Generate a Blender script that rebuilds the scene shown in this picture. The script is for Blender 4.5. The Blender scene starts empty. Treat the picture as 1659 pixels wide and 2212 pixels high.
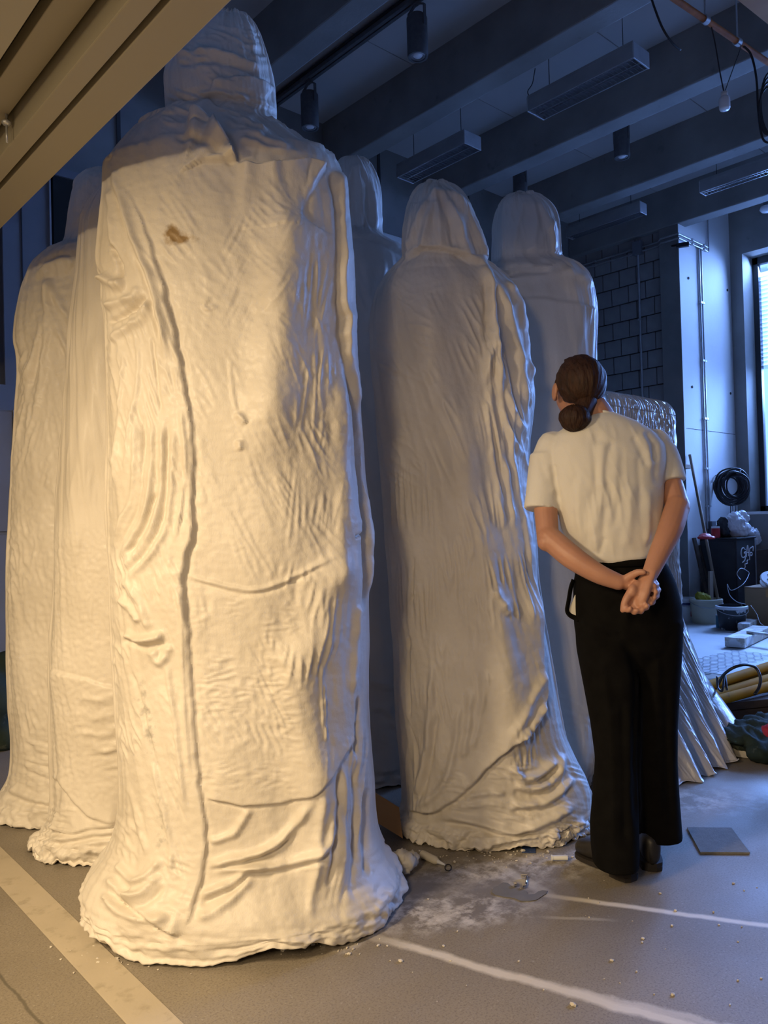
import bpy, bmesh, math, random
import numpy as np
from mathutils import Vector, Matrix

random.seed(7)
SC = bpy.context.scene
COL = SC.collection

# ------------------------------------------------------------------ camera
# world axes: X runs along the bright concrete pier (towards the window wall),
# Y runs along the ceiling beams (towards the rear wall), Z up, metres
FPX, CAM_H = 1680.0, 1.20
PITCH, ROLL, YAW = math.radians(0.8), math.radians(1.5), math.radians(42)
FH = np.array([math.sin(YAW), math.cos(YAW), 0.0])      # horizontal view direction
RH = np.array([math.cos(YAW), -math.sin(YAW), 0.0])     # horizontal right
ZU = np.array([0, 0, 1.0])
C0 = np.array([0, 0, CAM_H])
FW = math.cos(PITCH) * FH + math.sin(PITCH) * ZU
U0 = -math.sin(PITCH) * FH + math.cos(PITCH) * ZU
RC = math.cos(ROLL) * RH - math.sin(ROLL) * U0
UC = math.sin(ROLL) * RH + math.cos(ROLL) * U0

cam_d = bpy.data.cameras.new('camera')
cam_d.sensor_fit = 'VERTICAL'
cam_d.sensor_height = 36.0
cam_d.lens = 36.0 * FPX / 2212.0
cam_d.clip_start = 0.05
cam = bpy.data.objects.new('camera', cam_d)
COL.objects.link(cam)
cam.matrix_world = Matrix(((RC[0], UC[0], -FW[0], C0[0]), (RC[1], UC[1], -FW[1], C0[1]),
                           (RC[2], UC[2], -FW[2], C0[2]), (0, 0, 0, 1)))
SC.camera = cam

# ------------------------------------------------------------------ light
SC.view_settings.view_transform = 'Standard'
SC.view_settings.look = 'None'
SC.view_settings.gamma = 1.0
SC.view_settings.use_curve_mapping = False
SC.view_settings.exposure = -0.25
wd = bpy.data.worlds.new('world')
SC.world = wd
wd.use_nodes = True
bg = wd.node_tree.nodes['Background']
bg.inputs[0].default_value = (0.24, 0.43, 1.0, 1)
bg.inputs[1].default_value = 3.0


def area(name, loc, target, sx, sy, power, col, spread=180):
    l = bpy.data.lights.new(name, 'AREA')
    l.shape = 'RECTANGLE'
    l.size, l.size_y, l.energy, l.color = sx, sy, power, col
    l.spread = math.radians(spread)
    o = bpy.data.objects.new(name, l)
    COL.objects.link(o)
    o.location = loc
    d = Vector(target) - Vector(loc)
    o.rotation_euler = d.to_track_quat('-Z', 'Y').to_euler()
    return o


WARM = (1.0, 0.76, 0.46)
DAY = (0.22, 0.41, 1.0)
# lamps of the lit room the picture is taken from
area('room_lamp', (-1.35, -0.05, 2.12), (-1.05, 0.1, 0.3), 0.35, 1.3, 96, WARM)
area('room_lamp', (-1.0, 1.75, 2.10), (-0.7, 1.8, 0.3), 0.3, 1.1, 128, WARM)
# daylight in the three tall windows of the far right wall
for vy in (3.2, 0.9, -1.4):
    area('window_daylight', (10.95, vy, 3.75), (7.6, vy - 0.2, 0.6), 2.0, 2.6, 1080, DAY, 130)


# ------------------------------------------------------------------ photograph helpers
def ray(x, y):
    return FW + (x - 829.5) / FPX * RC + (1106 - y) / FPX * UC


def onz(x, y, z):
    d = ray(x, y)
    return C0 + d * ((z - CAM_H) / d[2])


def W(x, y, D):
    d = ray(x, y)
    return C0 + d * (D / (d @ FH))


def onu(x, y, u):
    d = ray(x, y)
    return C0 + d * (u / d[0])


def onv(x, y, v):
    d = ray(x, y)
    return C0 + d * (v / d[1])


def proj(P):
    Q = P - C0
    dz = Q @ FW
    return 829.5 + FPX * (Q @ RC) / dz, 1106 - FPX * (Q @ UC) / dz


# ------------------------------------------------------------------ numpy noise
_rng = np.random.RandomState(3)
_perm = _rng.permutation(512)
_perm = np.concatenate([_perm, _perm, _perm])
_g = _rng.uniform(0, 2 * np.pi, 512)
_gx, _gy = np.cos(_g), np.sin(_g)


def pn(x, y, seed=0):
    x = np.asarray(x, float) + seed * 17.37
    y = np.asarray(y, float) + seed * 9.71
    xi = np.floor(x).astype(int)
    yi = np.floor(y).astype(int)
    xf, yf = x - xi, y - yi
    xi &= 511
    yi &= 511

    def gr(ix, iy, fx, fy):
        h = _perm[_perm[ix & 511] + (iy & 511)]
        return _gx[h] * fx + _gy[h] * fy
    u = xf * xf * xf * (xf * (xf * 6 - 15) + 10)
    v = yf * yf * yf * (yf * (yf * 6 - 15) + 10)
    a = gr(xi, yi, xf, yf) * (1 - u) + gr(xi + 1, yi, xf - 1, yf) * u
    b = gr(xi, yi + 1, xf, yf - 1) * (1 - u) + gr(xi + 1, yi + 1, xf - 1, yf - 1) * u
    return (a * (1 - v) + b * v) * 1.5


def fbm(x, y, seed=0, oct=4):
    r, a, f = 0, 1.0, 1.0
    for k in range(oct):
        r = r + a * pn(x * f, y * f, seed + k)
        a *= 0.5
        f *= 2.03
    return r


def sst(a, b, x):
    t = np.clip((x - a) / (b - a), 0, 1)
    return t * t * (3 - 2 * t)


def soft_box(x, y, x0, x1, y0, y1, f):
    return sst(x0 - f, x0 + f, x) * (1 - sst(x1 - f, x1 + f, x)) * sst(y0 - f, y0 + f, y) * (1 - sst(y1 - f, y1 + f, y))


def smooth_poly(pts, n=8):
    """Catmull-Rom through the points"""
    P = np.array(pts, float)
    if len(P) < 3:
        return P
    E = np.vstack([2 * P[0] - P[1], P, 2 * P[-1] - P[-2]])
    out = []
    for i in range(len(P) - 1):
        p0, p1, p2, p3 = E[i:i + 4]
        for t in np.linspace(0, 1, n, endpoint=False):
            out.append(0.5 * (2 * p1 + (p2 - p0) * t + (2 * p0 - 5 * p1 + 4 * p2 - p3) * t * t
                              + (3 * p1 - p0 - 3 * p2 + p3) * t ** 3))
    out.append(P[-1])
    return np.array(out)


def line_dist(x, y, pts):
    """distance, signed side (+ = left of travel on the page) and 0..1 position along"""
    P = np.array(pts, float)
    best = np.full(x.shape, 1e9)
    side = np.zeros(x.shape)
    pos = np.zeros(x.shape)
    L = np.concatenate([[0], np.cumsum(np.hypot(*np.diff(P, axis=0).T))])
    for i in range(len(P) - 1):
        dx, dy = P[i + 1] - P[i]
        l2 = dx * dx + dy * dy + 1e-9
        t = np.clip(((x - P[i, 0]) * dx + (y - P[i, 1]) * dy) / l2, 0, 1)
        ex, ey = x - P[i, 0] - t * dx, y - P[i, 1] - t * dy
        d = np.hypot(ex, ey)
        m = d < best
        best = np.where(m, d, best)
        side = np.where(m, np.sign(dy * ex - dx * ey), side)
        pos = np.where(m, (L[i] + t * math.sqrt(l2)) / L[-1], pos)
    return best, side, pos


def strokes(x, y, lst):
    """sum of modelled folds.  ('r', w, h, pts) ridge/valley,
    ('s', edge, fall, h, pts) cloth edge: left of travel stands h proud, fading over fall"""
    d = np.zeros(x.shape)
    for s in lst:
        pts = smooth_poly(s[-1], 5)
        w = s[1] * 3 if s[0] == 'r' else s[2] * 2.2
        lo, hi = pts.min(0) - w, pts.max(0) + w
        m = (x > lo[0]) & (x < hi[0]) & (y > lo[1]) & (y < hi[1])
        if not m.any():
            continue
        xm, ym = x[m], y[m]
        ds, sd, ps = line_dist(xm, ym, pts)
        vary = .85 + .4 * pn(ps * 5 + pts[0, 0], ps * 2, 77)
        jit = 2.4 * pn(xm / 34, ym / 34, 78)
        if s[0] == 'r':
            taper = sst(-0.001, 0.12, ps) * (1 - sst(0.85, 1.001, ps)) if len(s) < 5 else 1
            d[m] += s[2] * np.exp(-(np.abs(ds * sd + jit * min(1, s[1] / 9)) / s[1]) ** 2) * taper * vary
        else:
            sg = ds * sd + jit * min(1.6, s[1] / 2.5)
            taper = sst(-0.001, 0.06, ps) * (1 - sst(0.86, 1.001, ps)) * vary
            up = sst(-s[1], s[1], sg) * np.exp(-np.maximum(sg, 0) / s[2])
            groove = -0.22 * np.exp(-((sg + s[1] * 1.2) / (s[1] * 1.6)) ** 2)
            d[m] += s[3] * (up + groove) * taper
    return d


def folds(x, y, ang, lam, lng, amp, box, seed, sharp=2.2, warp=0.0):
    """bunch of roughly parallel folds running at ang degrees (0 = across, 90 = down the page)"""
    m = (x > box[0] - box[4]) & (x < box[1] + box[4]) & (y > box[2] - box[4]) & (y < box[3] + box[4])
    d = np.zeros(x.shape)
    if not m.any():
        return d
    xm, ym = x[m], y[m]
    a = math.radians(ang)
    t = xm * math.cos(a) + ym * math.sin(a)
    s = -xm * math.sin(a) + ym * math.cos(a)
    if warp:
        s = s + warp * pn(xm / 180.0, ym / 180.0, seed + 50)
    n = np.clip(1 - np.abs(pn(s / lam, t / lng, seed)), 0, 1)
    patch = sst(-.35, .45, pn(xm / 75.0, ym / 110.0, seed + 70))
    d[m] = amp * (n ** sharp - 0.4) * soft_box(xm, ym, *box) * patch
    return d


# ------------------------------------------------------------------ materials
def new_mat(name):
    m = bpy.data.materials.new(name)
    m.use_nodes = True
    nt = m.node_tree
    b = nt.nodes['Principled BSDF']
    return m, nt, b


def N(nt, typ, **kw):
    n = nt.nodes.new(typ)
    for k, v in kw.items():
        setattr(n, k, v)
    return n


def surf(name, c1, c2=None, rough=0.6, scale=6.0, metal=0.0, bump=0.0, bscale=40.0, detail=6.0, coat=0.0,
         spec=0.5, trans=0.0, c3=None, c3scale=2.0, c3lo=0.55, c3hi=0.7, stretch=None, sheen=0.0, rvar=0.0, bdist=0.01):
    m, nt, b = new_mat(name)
    L = nt.links
    tc = N(nt, 'ShaderNodeTexCoord')
    src = tc.outputs['Object']
    if stretch:
        mp = N(nt, 'ShaderNodeMapping')
        mp.inputs['Scale'].default_value = stretch
        L.new(src, mp.inputs[0])
        src = mp.outputs[0]
    no = N(nt, 'ShaderNodeTexNoise')
    no.inputs['Scale'].default_value = scale
    no.inputs['Detail'].default_value = detail
    L.new(src, no.inputs['Vector'])
    if c2:
        rp = N(nt, 'ShaderNodeValToRGB')
        rp.color_ramp.elements[0].position = 0.3
        rp.color_ramp.elements[1].position = 0.7
        rp.color_ramp.elements[0].color = (*c1, 1)
        rp.color_ramp.elements[1].color = (*c2, 1)
        L.new(no.outputs[0], rp.inputs[0])
        out = rp.outputs[0]
        if c3:
            n3 = N(nt, 'ShaderNodeTexNoise')
            n3.inputs['Scale'].default_value = c3scale
            n3.inputs['Detail'].default_value = 8
            n3.inputs['Roughness'].default_value = 0.65
            L.new(src, n3.inputs['Vector'])
            r3 = N(nt, 'ShaderNodeValToRGB')
            r3.color_ramp.elements[0].position = c3lo
            r3.color_ramp.elements[1].position = c3hi
            L.new(n3.outputs[0], r3.inputs[0])
            mx = N(nt, 'ShaderNodeMix', data_type='RGBA')
            L.new(r3.outputs[0], mx.inputs[0])
            L.new(out, mx.inputs[6])
            mx.inputs[7].default_value = (*c3, 1)
            out = mx.outputs[2]
        L.new(out, b.inputs['Base Color'])
    else:
        b.inputs['Base Color'].default_value = (*c1, 1)
    b.inputs['Roughness'].default_value = rough
    if rvar:
        mr = N(nt, 'ShaderNodeMapRange')
        mr.inputs[3].default_value = rough - rvar
        mr.inputs[4].default_value = rough + rvar
        L.new(no.outputs[0], mr.inputs[0])
        L.new(mr.outputs[0], b.inputs['Roughness'])
    b.inputs['Metallic'].default_value = metal
    b.inputs['Specular IOR Level'].default_value = spec
    b.inputs['Coat Weight'].default_value = coat
    b.inputs['Coat Roughness'].default_value = 0.25
    b.inputs['Sheen Weight'].default_value = sheen
    if trans:
        b.inputs['Transmission Weight'].default_value = trans
    if bump:
        nb = N(nt, 'ShaderNodeTexNoise')
        nb.inputs['Scale'].default_value = bscale
        nb.inputs['Detail'].default_value = 8
        nb.inputs['Roughness'].default_value = 0.6
        L.new(src, nb.inputs['Vector'])
        bp = N(nt, 'ShaderNodeBump')
        bp.inputs['Strength'].default_value = bump
        bp.inputs['Distance'].default_value = bdist
        L.new(nb.outputs[0], bp.inputs['Height'])
        L.new(bp.outputs[0], b.inputs['Normal'])
    return m


def plaster_mat(name, base, alt, rough, coat, bump):
    """dried plaster on cloth: fine drips, pits, a 'stain' point attribute for brown marks and grey bare cloth"""
    m, nt, b = new_mat(name)
    L = nt.links
    tc = N(nt, 'ShaderNodeTexCoord')
    n1 = N(nt, 'ShaderNodeTexNoise')
    n1.inputs['Scale'].default_value = 3.0
    n1.inputs['Detail'].default_value = 8
    L.new(tc.outputs['Object'], n1.inputs['Vector'])
    rp = N(nt, 'ShaderNodeValToRGB')
    rp.color_ramp.elements[0].position = 0.35
    rp.color_ramp.elements[1].position = 0.65
    rp.color_ramp.elements[0].color = (*alt, 1)
    rp.color_ramp.elements[1].color = (*base, 1)
    L.new(n1.outputs[0], rp.inputs[0])
    at = N(nt, 'ShaderNodeAttribute', attribute_name='stain')
    n2 = N(nt, 'ShaderNodeTexNoise')
    n2.inputs['Scale'].default_value = 45
    n2.inputs['Detail'].default_value = 6
    L.new(tc.outputs['Object'], n2.inputs['Vector'])
    mu = N(nt, 'ShaderNodeMath', operation='MULTIPLY')
    L.new(at.outputs['Fac'], mu.inputs[0])
    L.new(n2.outputs[0], mu.inputs[1])
    r2 = N(nt, 'ShaderNodeValToRGB')
    r2.color_ramp.elements[0].position = 0.22
    r2.color_ramp.elements[1].position = 0.52
    L.new(mu.outputs[0], r2.inputs[0])
    mx = N(nt, 'ShaderNodeMix', data_type='RGBA')
    L.new(r2.outputs[0], mx.inputs[0])
    L.new(rp.outputs[0], mx.inputs[6])
    mx.inputs[7].default_value = (0.30, 0.19, 0.075, 1)
    a2 = N(nt, 'ShaderNodeAttribute', attribute_name='bare')
    mu2 = N(nt, 'ShaderNodeMath', operation='MULTIPLY')
    L.new(a2.outputs['Fac'], mu2.inputs[0])
    L.new(n2.outputs[0], mu2.inputs[1])
    r4 = N(nt, 'ShaderNodeValToRGB')
    r4.color_ramp.elements[0].position = 0.46
    r4.color_ramp.elements[1].position = 0.70
    L.new(mu2.outputs[0], r4.inputs[0])
    mx2 = N(nt, 'ShaderNodeMix', data_type='RGBA')
    L.new(r4.outputs[0], mx2.inputs[0])
    L.new(mx.outputs[2], mx2.inputs[6])
    mx2.inputs[7].default_value = (0.42, 0.39, 0.34, 1)
    L.new(mx2.outputs[2], b.inputs['Base Color'])
    b.inputs['Roughness'].default_value = rough
    b.inputs['Coat Weight'].default_value = coat
    b.inputs['Coat Roughness'].default_value = 0.22
    mp = N(nt, 'ShaderNodeMapping')
    mp.inputs['Scale'].default_value = (1, 1, 0.35)
    L.new(tc.outputs['Object'], mp.inputs[0])
    n3 = N(nt, 'ShaderNodeTexNoise')
    n3.inputs['Scale'].default_value = 38
    n3.inputs['Detail'].default_value = 7
    n3.inputs['Roughness'].default_value = 0.62
    L.new(mp.outputs[0], n3.inputs['Vector'])
    bp = N(nt, 'ShaderNodeBump')
    bp.inputs['Strength'].default_value = bump
    bp.inputs['Distance'].default_value = 0.008
    L.new(n3.outputs[0], bp.inputs['Height'])
    n5 = N(nt, 'ShaderNodeTexNoise')
    n5.inputs['Scale'].default_value = 260
    n5.inputs['Detail'].default_value = 3
    L.new(tc.outputs['Object'], n5.inputs['Vector'])
    bp2 = N(nt, 'ShaderNodeBump')
    bp2.inputs['Strength'].default_value = 0.16
    bp2.inputs['Distance'].default_value = 0.003
    L.new(n5.outputs[0], bp2.inputs['Height'])
    L.new(bp.outputs[0], bp2.inputs['Normal'])
    L.new(bp2.outputs[0], b.inputs['Normal'])
    return m


def floor_mat():
    m, nt, b = new_mat('speckled_screed')
    L = nt.links
    geo = N(nt, 'ShaderNodeNewGeometry')
    pos = geo.outputs['Position']

    def noise(sc, det=6, rough=0.6):
        n = N(nt, 'ShaderNodeTexNoise')
        n.inputs['Scale'].default_value = sc
        n.inputs['Detail'].default_value = det
        n.inputs['Roughness'].default_value = rough
        L.new(pos, n.inputs['Vector'])
        return n.outputs[0]

    def ramp(src, stops):
        r = N(nt, 'ShaderNodeValToRGB')
        while len(r.color_ramp.elements) < len(stops):
            r.color_ramp.elements.new(0.5)
        for e, (p, c) in zip(r.color_ramp.elements, stops):
            e.position = p
            e.color = (c, c, c, 1) if np.isscalar(c) else (*c, 1)
        L.new(src, r.inputs[0])
        return r.outputs[0]

    def mix(f, a, c):
        x = N(nt, 'ShaderNodeMix', data_type='RGBA')
        L.new(f, x.inputs[0])
        L.new(a, x.inputs[6])
        if hasattr(c, 'links'):
            L.new(c, x.inputs[7])
        else:
            x.inputs[7].default_value = (*c, 1)
        return x.outputs[2]

    def math_(op, a, c, d=None):
        x = N(nt, 'ShaderNodeMath', operation=op)
        for i, v in enumerate((a, c, d)):
            if v is None:
                continue
            if hasattr(v, 'links'):
                L.new(v, x.inputs[i])
            else:
                x.inputs[i].default_value = v
        return x.outputs[0]
    col = ramp(noise(1.3), [(0.3, (0.195, 0.165, 0.125)), (0.7, (0.27, 0.230, 0.176))])
    col = mix(ramp(noise(170, 3), [(0.50, 0.0), (0.62, 0.55)]), col, (0.13, 0.105, 0.08))
    col = mix(ramp(noise(120, 3, 0.7), [(0.60, 0.0), (0.68, 0.35)]), col, (0.45, 0.41, 0.35))
    sep = N(nt, 'ShaderNodeSeparateXYZ')
    L.new(pos, sep.inputs[0])
    X, Y = sep.outputs[0], sep.outputs[1]
    warp = math_('SUBTRACT', noise(9, 5), 0.5)

    def blob(cx, cy, rx, ry, rot):
        c, s = math.cos(rot), math.sin(rot)
        dx, dy = math_('SUBTRACT', X, cx), math_('SUBTRACT', Y, cy)
        a = math_('DIVIDE', math_('ADD', math_('MULTIPLY', dx, c), math_('MULTIPLY', dy, s)), rx)
        d = math_('DIVIDE', math_('SUBTRACT', math_('MULTIPLY', dy, c), math_('MULTIPLY', dx, s)), ry)
        r = math_('SQRT', math_('ADD', math_('MULTIPLY', a, a), math_('MULTIPLY', d, d)), 0.0)
        return math_('ADD', r, math_('MULTIPLY', warp, 1.1))
    # darker zone and chalky smears between the two big figures
    pd = onz(960, 1930, 0)
    dark = ramp(blob(pd[0], pd[1], 0.55, 0.26, math.radians(-38)), [(0.45, 0.8), (1.0, 0.0)])
    col = mix(dark, col, (0.16, 0.145, 0.135))
    sm = ramp(noise(14, 7, 0.7), [(0.44, 0.0), (0.64, 0.75)])
    for (px, py, rx, ry) in ((1070, 1880, 0.38, 0.17), (880, 1985, 0.34, 0.12), (1010, 1960, 0.34, .14), (690, 2030, 0.2, 0.08), (1220, 1860, .3, .12), (1500, 1730, .35, .2)):
        q = onz(px, py, 0)
        f = ramp(blob(q[0], q[1], rx, ry, math.radians(-40)), [(0.3, 1.0), (1.0, 0.0)])
        col = mix(math_('MULTIPLY', f, sm), col, (0.62, 0.58, 0.53))
    # chalk dust scattered everywhere
    col = mix(ramp(noise(22, 8, 0.75), [(0.66, 0.0), (0.74, 0.5)]), col, (0.6, 0.56, 0.5))

    def line(pa, pb, width, colr, amt, ext=(0.0, 0.0), wob=0.02):
        a, c = onz(*pa, 0), onz(*pb, 0)
        d = c - a
        l = np.hypot(d[0], d[1])
        d = d / l
        t = math_('ADD', math_('MULTIPLY', math_('SUBTRACT', X, a[0]), d[0]), math_('MULTIPLY', math_('SUBTRACT', Y, a[1]), d[1]))
        s = math_('ADD', math_('MULTIPLY', math_('SUBTRACT', X, a[0]), -d[1]), math_('MULTIPLY', math_('SUBTRACT', Y, a[1]), d[0]))
        s = math_('ADD', s, math_('MULTIPLY', warp, wob))
        f = ramp(math_('DIVIDE', math_('ABSOLUTE', s, 0.0), width), [(0.35, 1.0), (1.0, 0.0)])
        e0 = ramp(math_('DIVIDE', math_('ADD', t, ext[0]), 0.2), [(0.0, 0.0), (1.0, 1.0)])
        e1 = ramp(math_('DIVIDE', math_('SUBTRACT', l + ext[1], t), 0.2), [(0.0, 0.0), (1.0, 1.0)])
        k = math_('MULTIPLY', math_('MULTIPLY', f, math_('MULTIPLY', e0, e1)), amt)
        return k, colr
    for args in (((768, 2012), (1477, 2214), 0.026, (0.66, 0.60, 0.50), 0.85, (0.0, 0.4), 0.05),
                 ((1120, 2108), (1477, 2196), 0.02, (0.62, 0.56, 0.47), 0.6, (0.0, 0.3), 0.07),
                 ((1183, 1934), (1659, 2000), 0.018, (0.72, 0.66, 0.56), 0.9, (0.05, 0.8)),
                 ((1180, 1981), (1315, 1987), 0.011, (0.60, 0.56, 0.48), 0.9, (0.04, 0.04)),
                 ((560, 2040), (790, 2005), 0.02, (0.7, 0.65, 0.57), 0.5, (0.05, 0.05)),
                 ((-20, 2085), (95, 2216), 0.006, (0.08, 0.07, 0.05), 0.7, (0.5, 0.6)),
                 ((1060, 1860), (1180, 1930), 0.03, (0.6, 0.56, 0.5), 0.45, (0.1, 0.1))):
        k, c = line(*args)
        col = mix(k, col, c)
    L.new(col, b.inputs['Base Color'])
    L.new(ramp(noise(3), [(0.3, 0.42), (0.7, 0.62)]), b.inputs['Roughness'])
    bp = N(nt, 'ShaderNodeBump')
    bp.inputs['Strength'].default_value = 0.15
    bp.inputs['Distance'].default_value = 0.003
    L.new(noise(150, 4), bp.inputs['Height'])
    L.new(bp.outputs[0], b.inputs['Normal'])
    return m


M = {}
M['plaster'] = plaster_mat('dried_plaster', (0.72, 0.66, 0.57), (0.62, 0.56, 0.47), 0.55, 0.05, 0.20)
M['plaster_cool'] = plaster_mat('dried_plaster_smooth', (0.70, 0.66, 0.60), (0.61, 0.57, 0.51), 0.48, 0.25, 0.20)
M['plaster_gloss'] = plaster_mat('glossy_plaster', (0.66, 0.62, 0.56), (0.56, 0.52, 0.47), 0.20, 1.0, 0.5)
M['crust'] = surf('plaster_crust', (0.70, 0.64, 0.54), (0.55, 0.49, 0.40), 0.75, 14, bump=0.8, bscale=60)
M['floor'] = floor_mat()
M['concrete'] = surf('cast_concrete', (0.19, 0.19, 0.185), (0.27, 0.27, 0.26), 0.75, 2.2, bump=0.15, bscale=30, c3=(0.14, 0.14, 0.14), c3scale=5, c3lo=0.62, c3hi=0.75)
M['pale_overlay'] = surf('pale_overlay_screed', (0.50, 0.50, 0.50), (0.60, 0.60, 0.59), 0.5, 1.2, bump=0.05, bscale=40, c3=(0.42, 0.42, 0.42), c3scale=3)
M['concrete_lit_pale'] = surf('lit_pale_concrete', (0.70, 0.70, 0.70), (0.78, 0.78, 0.77), 0.7, 1.6, bump=0.1, bscale=24)  # daylight on the pier facing is lifted into this tone; sills share it
M['ceil'] = surf('ceiling_board', (0.45, 0.45, 0.45), (0.50, 0.50, 0.50), 0.85, 1.5)
M['block'] = surf('sand_lime_block', (0.25, 0.25, 0.25), (0.32, 0.315, 0.31), 0.85, 7, bump=0.15, bscale=60)
M['mortar'] = surf('dark_joint', (0.05, 0.05, 0.05), rough=0.95)
M['taupe'] = surf('taupe_painted_steel', (0.30, 0.27, 0.20), (0.34, 0.305, 0.23), 0.5, 1.5, bump=0.04, bscale=20, c3=(0.45, 0.40, 0.30), c3scale=7, c3lo=0.70, c3hi=0.76, stretch=(1, 0.15, 1))
M['soffit'] = surf('painted_soffit', (0.36, 0.33, 0.25), (0.39, 0.36, 0.27), 0.7, 2)
M['dark'] = surf('dark_void', (0.015, 0.013, 0.011), rough=0.9)
M['steelblue'] = surf('grey_steel', (0.16, 0.17, 0.19), (0.20, 0.21, 0.23), 0.45, 3, bump=0.05)
M['galv'] = surf('galvanised_metal', (0.45, 0.46, 0.48), (0.55, 0.56, 0.58), 0.4, 12, metal=0.7)
M['fixture'] = surf('dark_grey_fixture', (0.085, 0.09, 0.095), (0.12, 0.12, 0.125), 0.5, 30, bump=0.1, bscale=120)
M['housing'] = surf('grey_housing', (0.26, 0.27, 0.28), (0.31, 0.32, 0.33), 0.45, 8)
M['lens'] = surf('frosted_lens', (0.75, 0.77, 0.8), rough=0.25)
M['louvre'] = surf('aluminium_louvre', (0.7, 0.71, 0.73), rough=0.22, metal=0.9)
M['copper'] = surf('rusty_orange_pipe', (0.50, 0.15, 0.025), (0.26, 0.08, 0.02), 0.6, 9, bump=0.2, spec=0.25)
M['wood_orange'] = surf('orange_timber', (0.55, 0.29, 0.12), (0.42, 0.20, 0.08), 0.6, 4, stretch=(1, 1, 8))
M['cable'] = surf('black_cable', (0.012, 0.012, 0.014), rough=0.45)
M['white_plastic'] = surf('white_plastic', (0.75, 0.75, 0.74), (0.68, 0.68, 0.67), 0.4, 10)
M['bag'] = surf('thin_white_bag', (0.80, 0.80, 0.82), (0.72, 0.72, 0.76), 0.35, 8, bump=0.3, bscale=30)
M['black_paint'] = surf('black_painted_board', (0.014, 0.015, 0.017), (0.03, 0.032, 0.034), 0.5, 5, c3=(0.10, 0.105, 0.11), c3scale=9, c3lo=0.64, c3hi=0.75)
M['chalk'] = surf('chalk', (0.75, 0.77, 0.8), rough=0.9)
M['cream_bucket'] = surf('cream_plastic', (0.60, 0.55, 0.40), (0.50, 0.46, 0.34), 0.45, 7, c3=(0.25, 0.23, 0.18), c3scale=8, c3lo=0.66, c3hi=0.74)
M['black_bucket'] = surf('splashed_black_plastic', (0.02, 0.022, 0.024), (0.035, 0.037, 0.04), 0.45, 5, c3=(0.62, 0.64, 0.66), c3scale=9, c3lo=0.56, c3hi=0.60)
M['navy'] = surf('navy_print', (0.025, 0.035, 0.12), rough=0.5)
M['red'] = surf('red_plastic', (0.55, 0.025, 0.03), (0.42, 0.02, 0.025), 0.45, 6)
M['teal'] = surf('teal_tin', (0.05, 0.15, 0.20), (0.12, 0.25, 0.30), 0.4, 12)
M['card'] = surf('brown_cardboard', (0.30, 0.19, 0.10), (0.35, 0.23, 0.125), 0.8, 5)
M['card_warm'] = surf('tan_cardboard', (0.52, 0.29, 0.11), (0.46, 0.25, 0.095), 0.8, 5)
M['wood_pale'] = surf('plaster_smeared_timber', (0.52, 0.45, 0.36), (0.42, 0.35, 0.27), 0.75, 5, c3=(0.74, 0.73, 0.71), c3scale=5, c3lo=0.46, c3hi=0.54)
M['wood_dark'] = surf('dark_timber', (0.045, 0.030, 0.020), (0.075, 0.05, 0.033), 0.75, 4, stretch=(0.5, 6, 6), bump=0.2)
M['wood_mid'] = surf('weathered_timber', (0.22, 0.16, 0.11), (0.30, 0.22, 0.15), 0.75, 5, stretch=(4, 4, 0.6))
M['yellow'] = surf('yellow_powder_coat', (0.52, 0.22, 0.003), (0.42, 0.17, 0.002), 0.75, 4, spec=0.06, c3=(0.16, 0.09, 0.03), c3scale=8, c3lo=0.66, c3hi=0.75)
M['tarp'] = surf('dark_green_tarpaulin', (0.018, 0.03, 0.025), (0.035, 0.048, 0.036), 0.9, 6, spec=0.15, bump=0.4, bscale=18, c3=(0.12, 0.13, 0.10), c3scale=10, c3lo=0.6, c3hi=0.72)
M['grey_board'] = surf('grey_carpet_tile', (0.17, 0.165, 0.155), (0.21, 0.205, 0.19), 0.9, 40, bump=0.3, bscale=200)
M['blue_scrap'] = surf('blue_card', (0.03, 0.055, 0.15), (0.04, 0.07, 0.18), 0.6, 20)
M['chrome'] = surf('shiny_steel', (0.85, 0.83, 0.80), rough=0.15, metal=1.0)
M['smear'] = surf('dried_grey_film', (0.13, 0.12, 0.105), (0.16, 0.145, 0.125), 0.8, 20)
M['paper'] = surf('crumpled_paper', (0.52, 0.47, 0.38), (0.60, 0.55, 0.45), 0.8, 6, bump=0.3, bscale=25, c3=(0.45, 0.16, 0.13), c3scale=7, c3lo=0.68, c3hi=0.76)
M['tan_strip'] = surf('worn_threshold', (0.47, 0.40, 0.30), (0.41, 0.35, 0.26), 0.6, 5, bump=0.1, c3=(0.33, 0.28, 0.2), c3scale=14)
M['shirt'] = surf('cream_cotton_jersey', (0.74, 0.70, 0.62), (0.70, 0.66, 0.58), 0.9, 6, bump=0.12, bscale=400, sheen=0.2)
M['trouser'] = surf('black_wool_cloth', (0.0045, 0.004, 0.0038), (0.007, 0.0065, 0.006), 0.95, 20, bump=0.15, bscale=300, spec=0.08)
M['skin'] = surf('skin', (0.42, 0.20, 0.125), (0.49, 0.245, 0.155), 0.5, 9, bump=0.06, bscale=140)
M['hair'] = surf('brown_hair', (0.022, 0.009, 0.004), (0.052, 0.021, 0.009), 0.55, 60, bump=0.8, bscale=80, stretch=(1.5, 1.5, 0.25), bdist=0.006, spec=0.3)
M['shoe'] = surf('black_leather', (0.014, 0.012, 0.010), (0.022, 0.019, 0.016), 0.45, 15, bump=0.1, bscale=90)
M['sole'] = surf('dark_rubber', (0.018, 0.013, 0.009), rough=0.75)
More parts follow.
